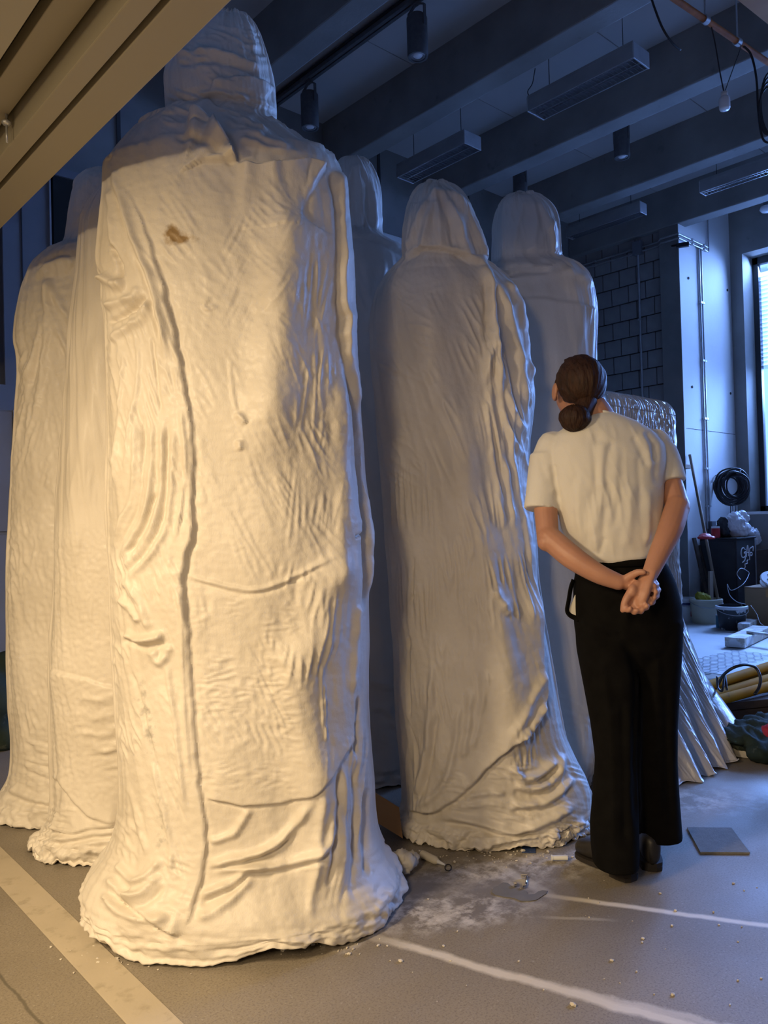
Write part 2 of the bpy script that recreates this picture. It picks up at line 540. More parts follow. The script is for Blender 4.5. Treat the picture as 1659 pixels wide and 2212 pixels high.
def thin_glass():
    m, nt, b = new_mat('thin_window_glass')
    nt.nodes.remove(b)
    tr = N(nt, 'ShaderNodeBsdfTransparent')
    tr.inputs[0].default_value = (0.92, 0.96, 1.0, 1)
    gl = N(nt, 'ShaderNodeBsdfGlossy')
    gl.inputs['Roughness'].default_value = 0.02
    lw = N(nt, 'ShaderNodeFresnel')
    lw.inputs[0].default_value = 1.45
    mx = N(nt, 'ShaderNodeMixShader')
    nt.links.new(lw.outputs[0], mx.inputs[0])
    nt.links.new(tr.outputs[0], mx.inputs[1])
    nt.links.new(gl.outputs[0], mx.inputs[2])
    nt.links.new(mx.outputs[0], nt.nodes['Material Output'].inputs[0])
    return m


M['glass'] = thin_glass()
M['blind'] = surf('white_slat', (0.80, 0.82, 0.85), rough=0.5)
M['frame_dark'] = surf('anthracite_frame', (0.045, 0.05, 0.055), rough=0.45)
M['green'] = surf('green_plastic', (0.02, 0.14, 0.04), rough=0.5)
M['yellow_cloth'] = surf('yellow_glove', (0.42, 0.36, 0.02), (0.30, 0.26, 0.02), 0.7, 10)

# ------------------------------------------------------------------ object helpers
ORG = {}


def tag(o, label=None, cat=None, group=None, kind=None):
    if label:
        o['label'] = label
    if cat:
        o['category'] = cat
    if group:
        o['group'] = group
    if kind:
        o['kind'] = kind
    return o


def empty(name, loc, label, cat, group=None):
    o = bpy.data.objects.new(name, None)
    o.empty_display_size = 0.1
    COL.objects.link(o)
    o.location = loc
    ORG[o.name] = np.array(loc, float)
    return tag(o, label, cat, group)


def link_mesh(name, me, mat, parent=None, smooth=False):
    """mesh data given in world coordinates"""
    base = np.zeros(3) if parent is None else ORG[parent.name]
    if parent is not None:
        me.transform(Matrix.Translation(Vector(-base)))
    o = bpy.data.objects.new(name, me)
    if mat is not None:
        me.materials.append(mat)
    if smooth:
        me.polygons.foreach_set('use_smooth', np.ones(len(me.polygons), bool))
    COL.objects.link(o)
    if parent is not None:
        o.parent = parent
    ORG[o.name] = base
    return o


def np_mesh(name, V, Fq):
    me = bpy.data.meshes.new(name)
    V = np.asarray(V, np.float32)
    Fq = np.asarray(Fq, np.int32)
    k = Fq.shape[1]
    me.vertices.add(len(V))
    me.vertices.foreach_set('co', V.ravel())
    me.loops.add(Fq.size)
    me.loops.foreach_set('vertex_index', Fq.ravel())
    me.polygons.add(len(Fq))
    me.polygons.foreach_set('loop_start', np.arange(0, Fq.size, k, dtype=np.int32))
    me.update(calc_edges=True)
    me.validate()
    return me


class MB:
    """collects simple shapes in world space -> one mesh object"""

    def __init__(self):
        self.bm = bmesh.new()

    def box(self, lo, hi, bev=0.0):
        lo, hi = np.minimum(lo, hi), np.maximum(lo, hi)
        c = (lo + hi) / 2
        m = Matrix.Translation(Vector(c)) @ Matrix.Diagonal((*(hi - lo), 1))
        r = bmesh.ops.create_cube(self.bm, size=1, matrix=m)
        if bev:
            es = {e for v in r['verts'] for e in v.link_edges}
            bmesh.ops.bevel(self.bm, geom=list(es), offset=bev, segments=2, affect='EDGES', profile=0.5)
        return self

    def obox(self, c, size, mat3, bev=0.0):
        """oriented box: mat3 columns are the axes"""
        m = Matrix.Translation(Vector(c)) @ Matrix(mat3).to_4x4() @ Matrix.Diagonal((*size, 1))
        r = bmesh.ops.create_cube(self.bm, size=1, matrix=m)
        if bev:
            es = {e for v in r['verts'] for e in v.link_edges}
            bmesh.ops.bevel(self.bm, geom=list(es), offset=bev, segments=2, affect='EDGES', profile=0.5)
        return self

    def tube(self, pts, rad, seg=10, cap=True, closed=False):
        P = [Vector(p) for p in pts]
        n = len(P)
        rad = [rad] * n if np.isscalar(rad) else list(rad)
        rings = []
        up = None
        for i in range(n):
            if closed:
                t = (P[(i + 1) % n] - P[i - 1]).normalized()
            else:
                t = (P[min(i + 1, n - 1)] - P[max(i - 1, 0)]).normalized()
            if up is None:
                up = Vector((0, 0, 1)) if abs(t.z) < 0.9 else Vector((1, 0, 0))
            a = t.cross(up)
            if a.length < 1e-6:
                a = t.orthogonal()
            a.normalize()
            b = a.cross(t).normalized()
            up = b
            rr = rad[i]
            ra, rb = rr if not np.isscalar(rr) else (rr, rr)
            rings.append([self.bm.verts.new(P[i] + a * math.cos(k * 2 * math.pi / seg) * ra + b * math.sin(k * 2 * math.pi / seg) * rb)
                          for k in range(seg)])
        m = n if closed else n - 1
        for i in range(m):
            A, B = rings[i], rings[(i + 1) % n]
            for k in range(seg):
                self.bm.faces.new((A[k], A[(k + 1) % seg], B[(k + 1) % seg], B[k]))
        if cap and not closed:
            self.bm.faces.new(rings[0][::-1])
            self.bm.faces.new(rings[-1])
        return self

    def lathe(self, c, prof, seg=24, axis=None):
        """prof: (r, h) list, revolved about axis (default Z) through c"""
        ax = Vector(axis).normalized() if axis is not None else Vector((0, 0, 1))
        a = ax.orthogonal().normalized()
        b = ax.cross(a)
        c = Vector(c)
        rings = []
        for r, h in prof:
            if r < 1e-6:
                rings.append([self.bm.verts.new(c + ax * h)])
            else:
                rings.append([self.bm.verts.new(c + ax * h + a * r * math.cos(k * 2 * math.pi / seg) + b * r * math.sin(k * 2 * math.pi / seg))
                              for k in range(seg)])
        for A, B in zip(rings, rings[1:]):
            for k in range(seg):
                k2 = (k + 1) % seg
                if len(A) == 1 and len(B) == 1:
                    continue
                if len(A) == 1:
                    self.bm.faces.new((A[0], B[k2], B[k]))
                elif len(B) == 1:
                    self.bm.faces.new((A[k], A[k2], B[0]))
                else:
                    self.bm.faces.new((A[k], A[k2], B[k2], B[k]))
        return self

    def ball(self, c, r, mat3=None, sub=3):
        m = Matrix.Translation(Vector(c))
        if mat3 is not None:
            m = m @ Matrix(mat3).to_4x4()
        m = m @ Matrix.Diagonal((*r, 1) if not np.isscalar(r) else (r, r, r, 1))
        bmesh.ops.create_icosphere(self.bm, subdivisions=sub, radius=1, matrix=m)
        return self

    def poly(self, pts, thick):
        """flat outline (world points) extruded by vector thick"""
        a = [self.bm.verts.new(p) for p in pts]
        b = [self.bm.verts.new(Vector(p) + Vector(thick)) for p in pts]
        n = len(pts)
        self.bm.faces.new(a)
        self.bm.faces.new(b[::-1])
        for i in range(n):
            self.bm.faces.new((a[i], b[i], b[(i + 1) % n], a[(i + 1) % n]))
        return self

    def build(self, name, mat, parent=None, smooth=False, auto=False):
        bmesh.ops.recalc_face_normals(self.bm, faces=self.bm.faces)
        me = bpy.data.meshes.new(name)
        self.bm.to_mesh(me)
        self.bm.free()
        o = link_mesh(name, me, mat, parent, smooth)
        if auto:
            me.polygons.foreach_set('use_smooth', np.ones(len(me.polygons), bool))
            me.set_sharp_from_angle(angle=math.radians(40))
        return o


def bake(o):
    dg = bpy.context.evaluated_depsgraph_get()
    me = bpy.data.meshes.new_from_object(o.evaluated_get(dg))
    old = o.data
    o.modifiers.clear()
    o.data = me
    bpy.data.meshes.remove(old)
    return me


def remesh(o, vox, smooth=4, fac=0.5):
    r = o.modifiers.new('voxel', 'REMESH')
    r.mode = 'VOXEL'
    r.voxel_size = vox
    if smooth:
        s = o.modifiers.new('smooth', 'SMOOTH')
        s.iterations = smooth
        s.factor = fac
    me = bake(o)
    me.polygons.foreach_set('use_smooth', np.ones(len(me.polygons), bool))
    return me


def get_co(me):
    a = np.empty(len(me.vertices) * 3, np.float32)
    me.vertices.foreach_get('co', a)
    return a.reshape(-1, 3).astype(float)


def get_no(me):
    a = np.empty(len(me.vertices) * 3, np.float32)
    me.vertices.foreach_get('normal', a)
    return a.reshape(-1, 3).astype(float)


def set_co(me, V):
    me.vertices.foreach_set('co', np.asarray(V, np.float32).ravel())
    me.update()

# ================================================================== STRUCTURE
X_DOOR, X_WIN, Y_REAR, Y_PIER, Z_BEAM, Z_CEIL = 0.86, 10.0, 5.85, 4.36, 4.60, 5.05


def struct(name, mb, mat, parent=None, **k):
    o = mb.build(name, mat, parent, **k)
    if parent is None:
        o['kind'] = 'structure'
    return o


floor = struct('floor', MB().box((-3.8, -4.4, -0.2), (10.5, 6.1, 0.0)), M['floor'])
struct('floor_pale_overlay', MB().box((5.75, -4.2, -.01), (X_WIN, Y_REAR, .003)), M['pale_overlay'])  # pale slab added over the floor to brighten its window end
struct('trim_1', MB().box((0.785, -2.2, 0.0), (0.885, 5.0, 0.004), 0.001), M['tan_strip'])
struct('wall_rear', MB().box((-3.8, Y_REAR, 0), (8.95, Y_REAR + 0.2, Z_CEIL + 0.1)), M['concrete'])
struct('wall_front', MB().box((-3.8, -4.4, 0), (10.3, -4.2, Z_CEIL + 0.1)), M['concrete'])
struct('wall_left', MB().box((-3.8, -4.2, 0), (-3.6, Y_REAR, 2.9)), M['soffit'])
wp = MB()
wp.box((0.66, -4.2, 0), (X_DOOR, -2.2, Z_CEIL)).box((0.66, 5.0, 0), (X_DOOR, Y_REAR, Z_CEIL))
wp.box((0.66, -2.2, 2.46), (X_DOOR, 5.0, Z_CEIL))
struct('wall_partition', wp, M['concrete'])
# pier; added pale facing on the long side paints in its window-lit brightness
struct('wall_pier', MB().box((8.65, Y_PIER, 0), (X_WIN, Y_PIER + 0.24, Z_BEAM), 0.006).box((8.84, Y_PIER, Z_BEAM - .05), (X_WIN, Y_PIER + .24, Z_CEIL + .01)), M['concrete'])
struct('pier_lit_face', MB().box((8.656, Y_PIER - .004, 0), (X_WIN, Y_PIER - .0005, Z_CEIL)), M['concrete_lit_pale'])
# block wall, every block its own piece
wall_r = struct('wall_right', MB().box((8.76, Y_PIER + 0.24, 0), (8.95, Y_REAR, Z_CEIL)), M['mortar'])
bl, bh, jt = 0.232, 0.214, 0.013
me_blocks = {}
for r in range(22):
    y = Y_PIER + 0.245
    z0 = r * bh
    first = bl * (0.5 if r % 2 else 0.98)
    while y < Y_REAR - 0.03:
        w = min(first, Y_REAR - y)
        first = bl
        key = round(w, 3)
        dx = random.choice((0.0, 0.0, 0.002, 0.004))
        if key not in me_blocks:
            mb = MB().box((0, 0, 0), (0.05, w - jt, bh - jt), 0.003)
            o = mb.build('block', M['block'], wall_r)
            me_blocks[key] = o.data
        else:
            o = bpy.data.objects.new('block', me_blocks[key])
            COL.objects.link(o)
            o.parent = wall_r
        o.location = (8.715 + dx, y, z0)
        y += w

# window wall
ww = MB()
OPEN = [(2.2, 4.2), (-0.1, 1.9), (-2.4, -0.4)]
Z_S, Z_T = 1.22, 4.49
ww.box((X_WIN, -4.2, 0), (X_WIN + 0.45, Y_PIER + 0.24, Z_S)).box((X_WIN, -4.2, Z_T), (X_WIN + 0.45, Y_PIER + 0.24, Z_CEIL))
ed = [Y_PIER + 0.24]
for a, b in OPEN:
    ed += [b, a]
ed.append(-4.2)
for i in range(0, len(ed), 2):
    ww.box((X_WIN, ed[i + 1], Z_S), (X_WIN + 0.45, ed[i], Z_T))
struct('wall_window', ww, M['concrete'])
for i, (a, b) in enumerate(OPEN):
    w = empty('window_%d' % (i + 1), (X_WIN + 0.2, (a + b) / 2, Z_S), None, None)
    w['kind'] = 'structure'
    fr = MB()
    for (y0, y1, z0, z1) in ((a, a + .07, Z_S, Z_T), (b - .07, b, Z_S, Z_T), (a, b, Z_S, Z_S + .07), (a, b, Z_T - .09, Z_T), ((a + b) / 2 - .03, (a + b) / 2 + .03, Z_S, Z_T)):
        fr.box((X_WIN + .30, y0, z0), (X_WIN + .38, y1, z1), .004)
    fr.build('window_frame', M['frame_dark'], w)
    MB().box((X_WIN - .03, a - .04, Z_S - .035), (X_WIN + .30, b + .04, Z_S), .004).build('window_sill', M['concrete_lit_pale'], w)
    for (y0, y1) in ((a + .07, (a + b) / 2 - .03), ((a + b) / 2 + .03, b - .07)):
        MB().box((X_WIN + .335, y0, Z_S + .07), (X_WIN + .341, y1, Z_T - .09)).build('pane', M['glass'], w)
    sl = None
    for k in range(24):
        z = Z_T - .14 - k * .055
        if sl is None:
            sl = MB().obox((X_WIN + .43, (a + b) / 2, z), (.07, b - a - .06, .003), Matrix.Rotation(math.radians(35), 3, 'Y')).build('blind_slat', M['blind'], w)
        else:
            c = sl.copy()
            COL.objects.link(c)
            c.location = (0, 0, -k * .055)

# ceiling, its boards and beams
ceil = struct('ceiling', MB().box((0.5, -4.4, Z_CEIL + 0.02), (10.3, 6.05, Z_CEIL + 0.2)), M['mortar'])
BEAMS = [1.90, 3.25, 4.60, 5.95, 7.30, 8.635]
for x in BEAMS:
    MB().box((x, -4.2, Z_BEAM), (x + 0.20, Y_REAR, Z_CEIL + 0.02), 0.012).build('ceiling_beam', M['concrete'])['kind'] = 'structure'
edges = [0.86] + [v for x in BEAMS for v in (x, x + .2)] + [10.0]
for i in range(0, len(edges), 2):
    x0, x1 = edges[i], edges[i + 1]
    y = Y_REAR
    while y > -4.2:
        y2 = max(y - 1.25, -4.2)
        MB().box((x0, y2 + .004, Z_CEIL), (x1, y - .004, Z_CEIL + .025)).build('ceiling_board', M['ceil'], ceil)
        y = y2
# cast-in ribs on the rear wall between the beams
for x in (2.55, 3.98, 5.30, 6.66, 8.0):
    MB().box((x, Y_REAR - .012, 3.2), (x + .03, Y_REAR, Z_CEIL)).build('trim_2', M['mortar'], None)['kind'] = 'structure'

# lit room: soffit and the sliding-door header it ends in
struct('ceiling_soffit', MB().box((-3.8, -4.4, 2.335), (0.575, 6.05, 2.45)).box((0.575, -4.4, 2.44), (0.66, 6.05, 2.47)), M['soffit'])
hd = empty('door_header', (0.78, 1.4, 2.3), 'taupe painted steel sliding door header crossing the upper left corner', 'door header')
MB().box((0.765, -2.2, 2.300), (0.862, 5.0, 2.455), .003).build('outer_rail', M['taupe'], hd)
MB().box((0.698, -2.2, 2.300), (0.750, 5.0, 2.455), .003).build('inner_rail', M['taupe'], hd)
MB().box((0.750, -2.2, 2.325), (0.765, 5.0, 2.455)).build('track_slot', M['dark'], hd)
MB().box((0.613, -2.2, 2.365), (0.685, 5.0, 2.44), .002).build('recessed_rail', M['taupe'], hd)
MB().box((0.575, -2.2, 2.405), (0.613, 5.0, 2.44)).box((0.685, -2.2, 2.42), (0.698, 5, 2.44)).build('shadow_gap', M['dark'], hd)
p = onz(14, 262, 2.345)
eb = empty('eye_bolt', p, 'small steel eye bolt hanging from the taupe door header', 'bolt')
MB().tube([p + [0, 0, .05], p + [0, 0, 0.005]], .004).build('shank', M['galv'], eb, auto=True)
MB().lathe(p + np.array([0, 0, -.004]), [(0, -.008), (.010, -.006), (.014, 0), (.010, .006), (0, .008)], 16).build('washer', M['galv'], eb, True)
MB().tube([p + [0, 0, -.01], p + [0, 0, -.06]], .003).build('hook', M['galv'], eb, True)

# ================================================================== SERVICES ON CEILING AND WALLS


def louvre_light(pa, pb, z, label, wires=True, single=False):
    a, b = onz(*pa, z), onz(*pb, z)
    u = (a[0] + b[0]) / 2
    y0, y1 = min(a[1], b[1]), max(a[1], b[1])
    t = empty('louvre_light', (u, (y0 + y1) / 2, z), label, 'ceiling light', 'suspended louvre lights')
    w = 0.07 if single else 0.11
    hs = MB().box((u - w, y0, z + .10), (u + w, y1, z + .125), .003)
    hs.box((u - w, y0, z), (u - w + .006, y1, z + .10)).box((u + w - .006, y0, z), (u + w, y1, z + .10))
    hs.build('housing', M['housing'], t)
    for yy in (y0, y1):
        MB().box((u - w, yy - .006, z - .004), (u + w, yy + .006, z + .115), .002).build('end_cap', M['galv'], t)
    bl = MB()
    n = int((y1 - y0) / .035)
    for k in range(1, n):
        y = y0 + k * (y1 - y0) / n
        bl.box((u - w + .012, y - .0015, z + .004), (u + w - .012, y + .0015, z + .05))
    bl.box((u - .004, y0, z + .004), (u + .004, y1, z + .05))
    bl.box((u - w + .008, y0, z - .002), (u - w + .014, y1, z + .05)).box((u + w - .014, y0, z - .002), (u + w - .008, y1, z + .05))
    tag(bl.build('louvre', M['louvre'], t), kind='stuff')
    for s in (-1, 1):
        MB().tube([(u + s * w * .5, y0 + .03, z + .08), (u + s * w * .5, y1 - .03, z + .08)], .013, 10).build('tube', M['lens'], t, auto=True)
    for yy in (y0 + .15 * (y1 - y0), y1 - .15 * (y1 - y0)):
        MB().tube([(u, yy, z + .12), (u, yy, Z_CEIL)], .003, 6).build('suspension_wire', M['cable'], t)
    return t


louvre_light((1150, 246), (1392, 141), 4.50, 'long twin louvre light, upper one right of the spotlights, with a dangling lead')
louvre_light((868, 387), (1028, 320), 4.50, 'louvre light hanging above the two middle hooded heads')
louvre_light((1228, 514), (1392, 462), 4.52, 'narrow louvre light just above the block wall', single=True)
louvre_light((1518, 419), (1740, 344), 4.52, 'narrow louvre light cut off by the right edge', single=True)


def spot(c_top, h, r, label, track=True):
    c = np.array(c_top)
    t = empty('ceiling_spotlight', c - [0, 0, h], label, 'spotlight', 'cylindrical ceiling spotlights')
    MB().lathe(c, [(0, 0), (r * .8, 0), (r, -.02), (r, -h + .02), (r * .96, -h), (r * .78, -h), (r * .74, -h + .03), (0, -h + .03)], 28).build('can', M['fixture'], t, auto=True)
    MB().lathe(c - [0, 0, h - .012], [(0, -.006), (r * .42, -.006), (r * .5, 0), (r * .42, .012), (0, .012)], 24).build('lens', M['lens'], t, True)
    MB().lathe(c - [0, 0, h - .006], [(r * .52, 0), (r * .74, 0), (r * .74, .012), (r * .52, .012), (r * .52, 0)], 24).build('ring', M['galv'], t, True)
    br = MB()
    top = c[2] + .11 if track else c[2] + .03
    for s in (-1, 1):
        br.box((c[0] - .012, c[1] + s * (r + .004) - .004, c[2] - .10), (c[0] + .012, c[1] + s * (r + .004) + .004, c[2] + .05))
        br.obox((c[0], c[1] + s * (r + .004) * .55, c[2] + .07), (.02, r * 1.1, .008), Matrix.Rotation(s * -.5, 3, 'X'))
    br.box((c[0] - .02, c[1] - .03, c[2] + .085), (c[0] + .02, c[1] + .03, top))
    br.build('yoke', M['fixture'], t)
    if not track:
        MB().box((c[0] - .05, c[1] - .05, c[2] - .02), (c[0] + .05, c[1] + .05, Z_CEIL)).build('mount', M['fixture'], t)
    return t


ta, tb = onz(596, 220, 4.98), onz(884, 12, 4.98)
ux = (ta[0] + tb[0]) / 2
tr = empty('lighting_track', (ux, 3.0, 4.98), 'dark lighting track with two spotlights along the ceiling', 'lighting track')
MB().box((ux - .035, -1.0, 4.965), (ux - .006, Y_REAR - .05, 5.0)).box((ux + .006, -1.0, 4.965), (ux + .035, Y_REAR - .05, 5.0)).build('rail_profile', M['fixture'], tr)
MB().box((ux - .045, -1.0, 5.0), (ux + .045, Y_REAR - .05, 5.02)).build('rail_back', M['cable'], tr)
for y in (0.5, 2.0, 3.4, 4.8):
    MB().box((ux - .02, y - .02, 5.02), (ux + .02, y + .02, Z_CEIL)).build('clip', M['galv'], tr)
for (px, py, lab) in ((668, 195, 'dark spotlight nearest the head of the biggest figure on the track'), (900, 26, 'dark spotlight at the top edge of the picture on the track')):
    q = onu(px, py, ux)
    q[2] = 4.965 - .11
    spot(q, .30, .075, lab)
for (px, py, xx, lab) in ((1342, 283, 6.75, 'stubby spotlight under the ceiling right of the long twin louvre light'), (1123, 378, 6.6, 'stubby spotlight above the rightmost hooded head')):
    q = onu(px, py, xx)
    spot(q, .26, .075, lab, False)
q = onz(1655, 455, 4.95)
MB().lathe((9.3, onu(1657, 452, 9.3)[1], onu(1657, 452, 9.3)[2]), [(0, -.03), (.06, -.025), (.08, 0), (.07, .03), (0, .04)], 20).build('ceiling_downlight', M['lens'], None, True)
tag(bpy.data.objects['ceiling_downlight'], 'small round downlight at the right edge below the last beam', 'ceiling light')
MB().box((9.27, onu(1657, 452, 9.3)[1] - .03, onu(1657, 452, 9.3)[2] + .03), (9.33, onu(1657, 452, 9.3)[1] + .03, Z_CEIL)).build('stem', M['fixture'], bpy.data.objects['ceiling_downlight'])

# orange pipe with hanging leads, and the timber above it
pa, pb = onz(1452, -6, 4.25), onz(1668, 141, 4.25)
d = (pb - pa) / np.linalg.norm(pb - pa)
pipe = empty('orange_pipe', (pa + pb) / 2, 'thin rusty orange pipe crossing the top right corner', 'pipe')
MB().tube([pa - d * 1.5, pb + d * 2.0], .019, 14).build('tube', M['copper'], pipe, auto=True)
for k in (0.30, 0.62):
    q = pa + (pb - pa) * k
    MB().tube([q - d * .02, q + d * .02], .026, 14).build('clamp', M['galv'], pipe, auto=True)
    MB().tube([q, q + [0, 0, Z_CEIL - 4.25]], .006, 8).build('hanger_rod', M['galv'], pipe)
ga, gb = onz(1572, -14, 4.1), onz(1680, 72, 4.1)
d2 = (gb - ga) / np.linalg.norm(gb - ga)
nrm = np.array([d2[1], -d2[0], 0])
g = MB()
c = (ga + gb) / 2 + nrm * .10 + np.array([0, 0, .05])
g.obox(c, (3.0, .2, .09), Matrix((d2, nrm, ZU)).transposed(), .004)
tag(g.build('timber_beam', M['wood_orange']), 'orange timber beam in the extreme top right corner', 'beam')


def cable(name, pts, r, label, parent=None, mat='cable', n=8):
    o = MB().tube(smooth_poly(pts, n), r, 7).build(name, M[mat], parent, True)
    if parent is None:
        tag(o, label, 'cable')
    return o


pd_ = lambda k: pa + (pb - pa) * k
dp = lambda k: (pd_(k) @ FH)
q1, q2 = pd_(.35), pd_(.66)
D1 = q1 @ FH
jl = empty('pendant_lamp', W(1565, 240, D1 + .1), 'small translucent lamp body hanging on two leads from the orange pipe', 'lamp')
jb = W(1565, 222, D1 + .1)
MB().lathe(jb, [(0, .035), (.028, .035), (.034, .02), (.034, -.035), (.028, -.045), (0, -.045)], 24).build('glass_body', M['lens'], jl, True)
MB().lathe(jb, [(0, .07), (.02, .068), (.022, .035), (0, .035)], 18).build('cap', M['white_plastic'], jl, True)
cable('lead', [q1, W(1545, 95, D1 + .05), W(1556, 160, D1 + .1), jb + np.array([0, 0, .06])], .004, '', jl)
cable('lead', [q2, W(1597, 112, D1 + .1), W(1583, 150, D1 + .1), jb + np.array([0, 0, .06])], .003, '', jl)
cable('hanging_cable', [W(1402, -20, 4.2), W(1415, 20, 4.2), W(1432, 62, 4.2), W(1452, 92, 4.25), W(1470, 108, 4.3)], .006, 'black cable dangling at the top edge above the long louvre light')
D2 = q2 @ FH
cable('hanging_cable', [q2, W(1622, 118, D2), W(1634, 170, D2), W(1638, 240, D2), W(1648, 300, D2), W(1670, 310, D2)], .007, 'black cable hanging from the orange pipe down the right edge')
cc = MB()
for k in range(4):
    pts = []
    for i in range(28):
        a = i / 28 * 2 * math.pi
        pts.append(W(1661 + 22 * math.cos(a) + k * 1.5, 240 + (52 + 5 * k) * math.sin(a) - k * 6, D2 + .03 * k))
    cc.tube(pts, .006, 7, closed=True)
tag(cc.build('hanging_coil', M['cable'], None, True), 'black loops of cable hanging at the right edge below the orange pipe', 'cable')
cable('louvre_lead', [onz(1156, 148, 4.95), W(1150, 180, 6.3), W(1140, 198, 6.3), W(1146, 212, 6.3), W(1156, 222, 6.3)], .004, 'thin curly lead hanging beside the long twin louvre light')


# conduits
def pipe_run(name, pts, r, label, brackets, axis, parent=None):
    t = empty(name, pts[0], label, 'conduit')
    MB().tube(pts, r, 10).build('tube', M['galv'], t, auto=True)
    for b in brackets:
        MB().box(np.array(b) - [.022, .022, .012], np.array(b) + [.022, .022, .012], .002).build('bracket', M['galv'], t)
    return t


yb = Y_PIER - .018
for k, dx in enumerate((0.0, .055)):
    x0 = onv(1510, 560, yb)[0] + dx
    zt = 4.35
    brs = [(x0, yb, z) for z in (3.75, 3.05, 2.35, 1.75, 1.3)]
    pipe_run('conduit', [(x0, yb, zt + .1), (x0, yb, 1.03)], .011, ('left' if k == 0 else 'right') + ' one of the two vertical conduits on the pale pier', brs, 2)
for k in range(2):
    z = 4.42 + k * .05
    pipe_run('conduit', [(8.69, Y_REAR - .05, z), (8.69, Y_PIER + .24 + .03, z), (8.625 - .01 * k, Y_PIER + .2, z), (8.63 - .01 * k, Y_PIER - .02, z), (9.35, Y_PIER - .02, z)], .011,
             ('lower' if k == 0 else 'upper') + ' one of two conduits bending from block wall round the pier', [(8.69, 5.5, z), (8.69, 5.0, z), (8.95, Y_PIER - .02, z), (9.25, Y_PIER - .02, z)], 1)
x0 = 9.38
pipe_run('conduit', [(x0, Y_PIER - .02, 4.42), (x0, Y_PIER - .02, Z_CEIL)], .010, 'short conduit rising to the ceiling on the pale pier', [], 2)
q = onu(1381, 650, 8.69)
pipe_run('conduit', [(8.695, q[1], 4.42), (8.695, q[1], .6)], .014, 'vertical conduit running down the block wall', [(8.70, q[1], z) for z in (3.6, 2.6, 1.6)], 2)
q = onu(1377, 533, 8.68)
tag(MB().box((8.64, q[1] - .06, q[2] - .10), (8.715, q[1] + .05, q[2] + .06), .004).build('junction_box', M['steelblue']), 'square junction box where conduits meet on the block wall', 'electrical box')
q = onu(1466, 532, 8.62)
cm = empty('wall_camera', q, 'small dark camera bracketed to the pier corner below the conduits', 'camera')
MB().obox(q + [0, -.05, 0], (.05, .14, .05), Matrix.Rotation(.4, 3, 'Z'), .006).build('camera_body', M['cable'], cm)
MB().tube([q + [.01, 0, .02], (8.655, Y_PIER + .08, q[2] + .04)], .012, 8).build('arm', M['cable'], cm)
for (px, py) in ((1486, 601), (1570, 627), (1494, 836), (1577, 850)):
    q = onv(px, py, Y_PIER)
    tag(MB().tube([q + [0, .002, 0], q + [0, -.012, 0]], .016, 12).build('tie_hole_plug', M['mortar']), {1486: 'upper left', 1570: 'upper right', 1494: 'lower left', 1577: 'lower right'}[px] + ' dark tie-hole plug in the pale pier', 'plug', 'tie-hole plugs in the pier')
q = onv(1560, 935, Y_PIER)
MB().box((8.7, Y_PIER - .006, q[2] - .003), (9.99, Y_PIER + .01, q[2] + .003)).build('trim_3', M['mortar'])['kind'] = 'structure'
# socket boxes by the cabinet
q = onv(1533, 1141, Y_PIER)
sk = empty('socket_box', q, 'grey socket box with two white sockets at the foot of the conduits', 'socket')
MB().box(q + [-.06, -.06, -.085], q + [.05, 0, .085], .006).build('box', M['steelblue'], sk)
for dx in (.09, .17):
    MB().box(q + [dx - .035, -.05, -.03], q + [dx + .035, 0, .05], .006).build('socket', M['white_plastic'], sk)

# rear wall cable tray and pale board glimpsed between the heads
tag(MB().box((3.4, Y_REAR - .10, 3.62), (8.6, Y_REAR - .03, 3.70)).box((3.4, Y_REAR - .03, 3.52), (8.6, Y_REAR - .001, 3.78)).build('cable_tray', M['steelblue']), 'grey cable tray running along the rear wall behind the heads', 'cable tray')
a, b = onv(800, 495, Y_REAR), onv(915, 590, Y_REAR)
tag(MB().box((a[0], Y_REAR - .02, b[2] - .4), (b[0], Y_REAR - .001, a[2]), .004).build('pale_board', M['white_plastic']), 'pale board on rear wall glimpsed between two hooded heads', 'board')

# steel column and dark recess at far left
a, b = onv(6, 600, 5.55), onv(111, 600, 5.55)
sc_ = empty('steel_column', ((a[0] + b[0]) / 2, 5.65, 0), 'blue-grey steel column behind the leftmost figure', 'column')
MB().box((a[0], 5.54, 0), (b[0], 5.56, Z_BEAM), .002).build('front_flange', M['steelblue'], sc_)
MB().box((a[0] + .17, 5.56, 0), (a[0] + .19, 5.80, Z_BEAM)).build('web', M['steelblue'], sc_)
MB().box((a[0], 5.80, 0), (b[0], 5.83, Z_BEAM)).build('back_flange', M['steelblue'], sc_)
MB().box((b[0] - .012, 5.525, 0), (b[0], 5.545, Z_BEAM)).build('edge_strip', M['galv'], sc_)
MB().box((a[0] + .12, 5.532, 0), (a[0] + .125, 5.542, Z_BEAM)).build('seam', M['mortar'], sc_)
for dz in range(5):
    q = onv(36, 840 + dz * 8, 5.5)
    MB().tube([(q[0], 5.53, q[2]), (q[0], 5.55, q[2])], .010, 8).build('bolt', M['galv'], sc_)
q = onv(10, 862, 5.5)
MB().poly([(q[0] - .12, 5.52, q[2]), (q[0] - .02, 5.52, q[2] + .10), (q[0] + .08, 5.52, q[2] + .10), (q[0] + .08, 5.52, q[2] - .10), (q[0] - .02, 5.52, q[2] - .10)], (0, .012, 0)).build('gusset_plate', M['steelblue'], sc_)
a, b = onv(114, 378, 5.80), onv(260, 530, 5.80)
dr = empty('window_4', (a[0], 5.8, b[2]), None, None)
dr['kind'] = 'structure'
MB().box((a[0], 5.80, b[2] - .2), (b[0] + .4, 5.845, a[2])).build('dark_pane', M['dark'], dr)
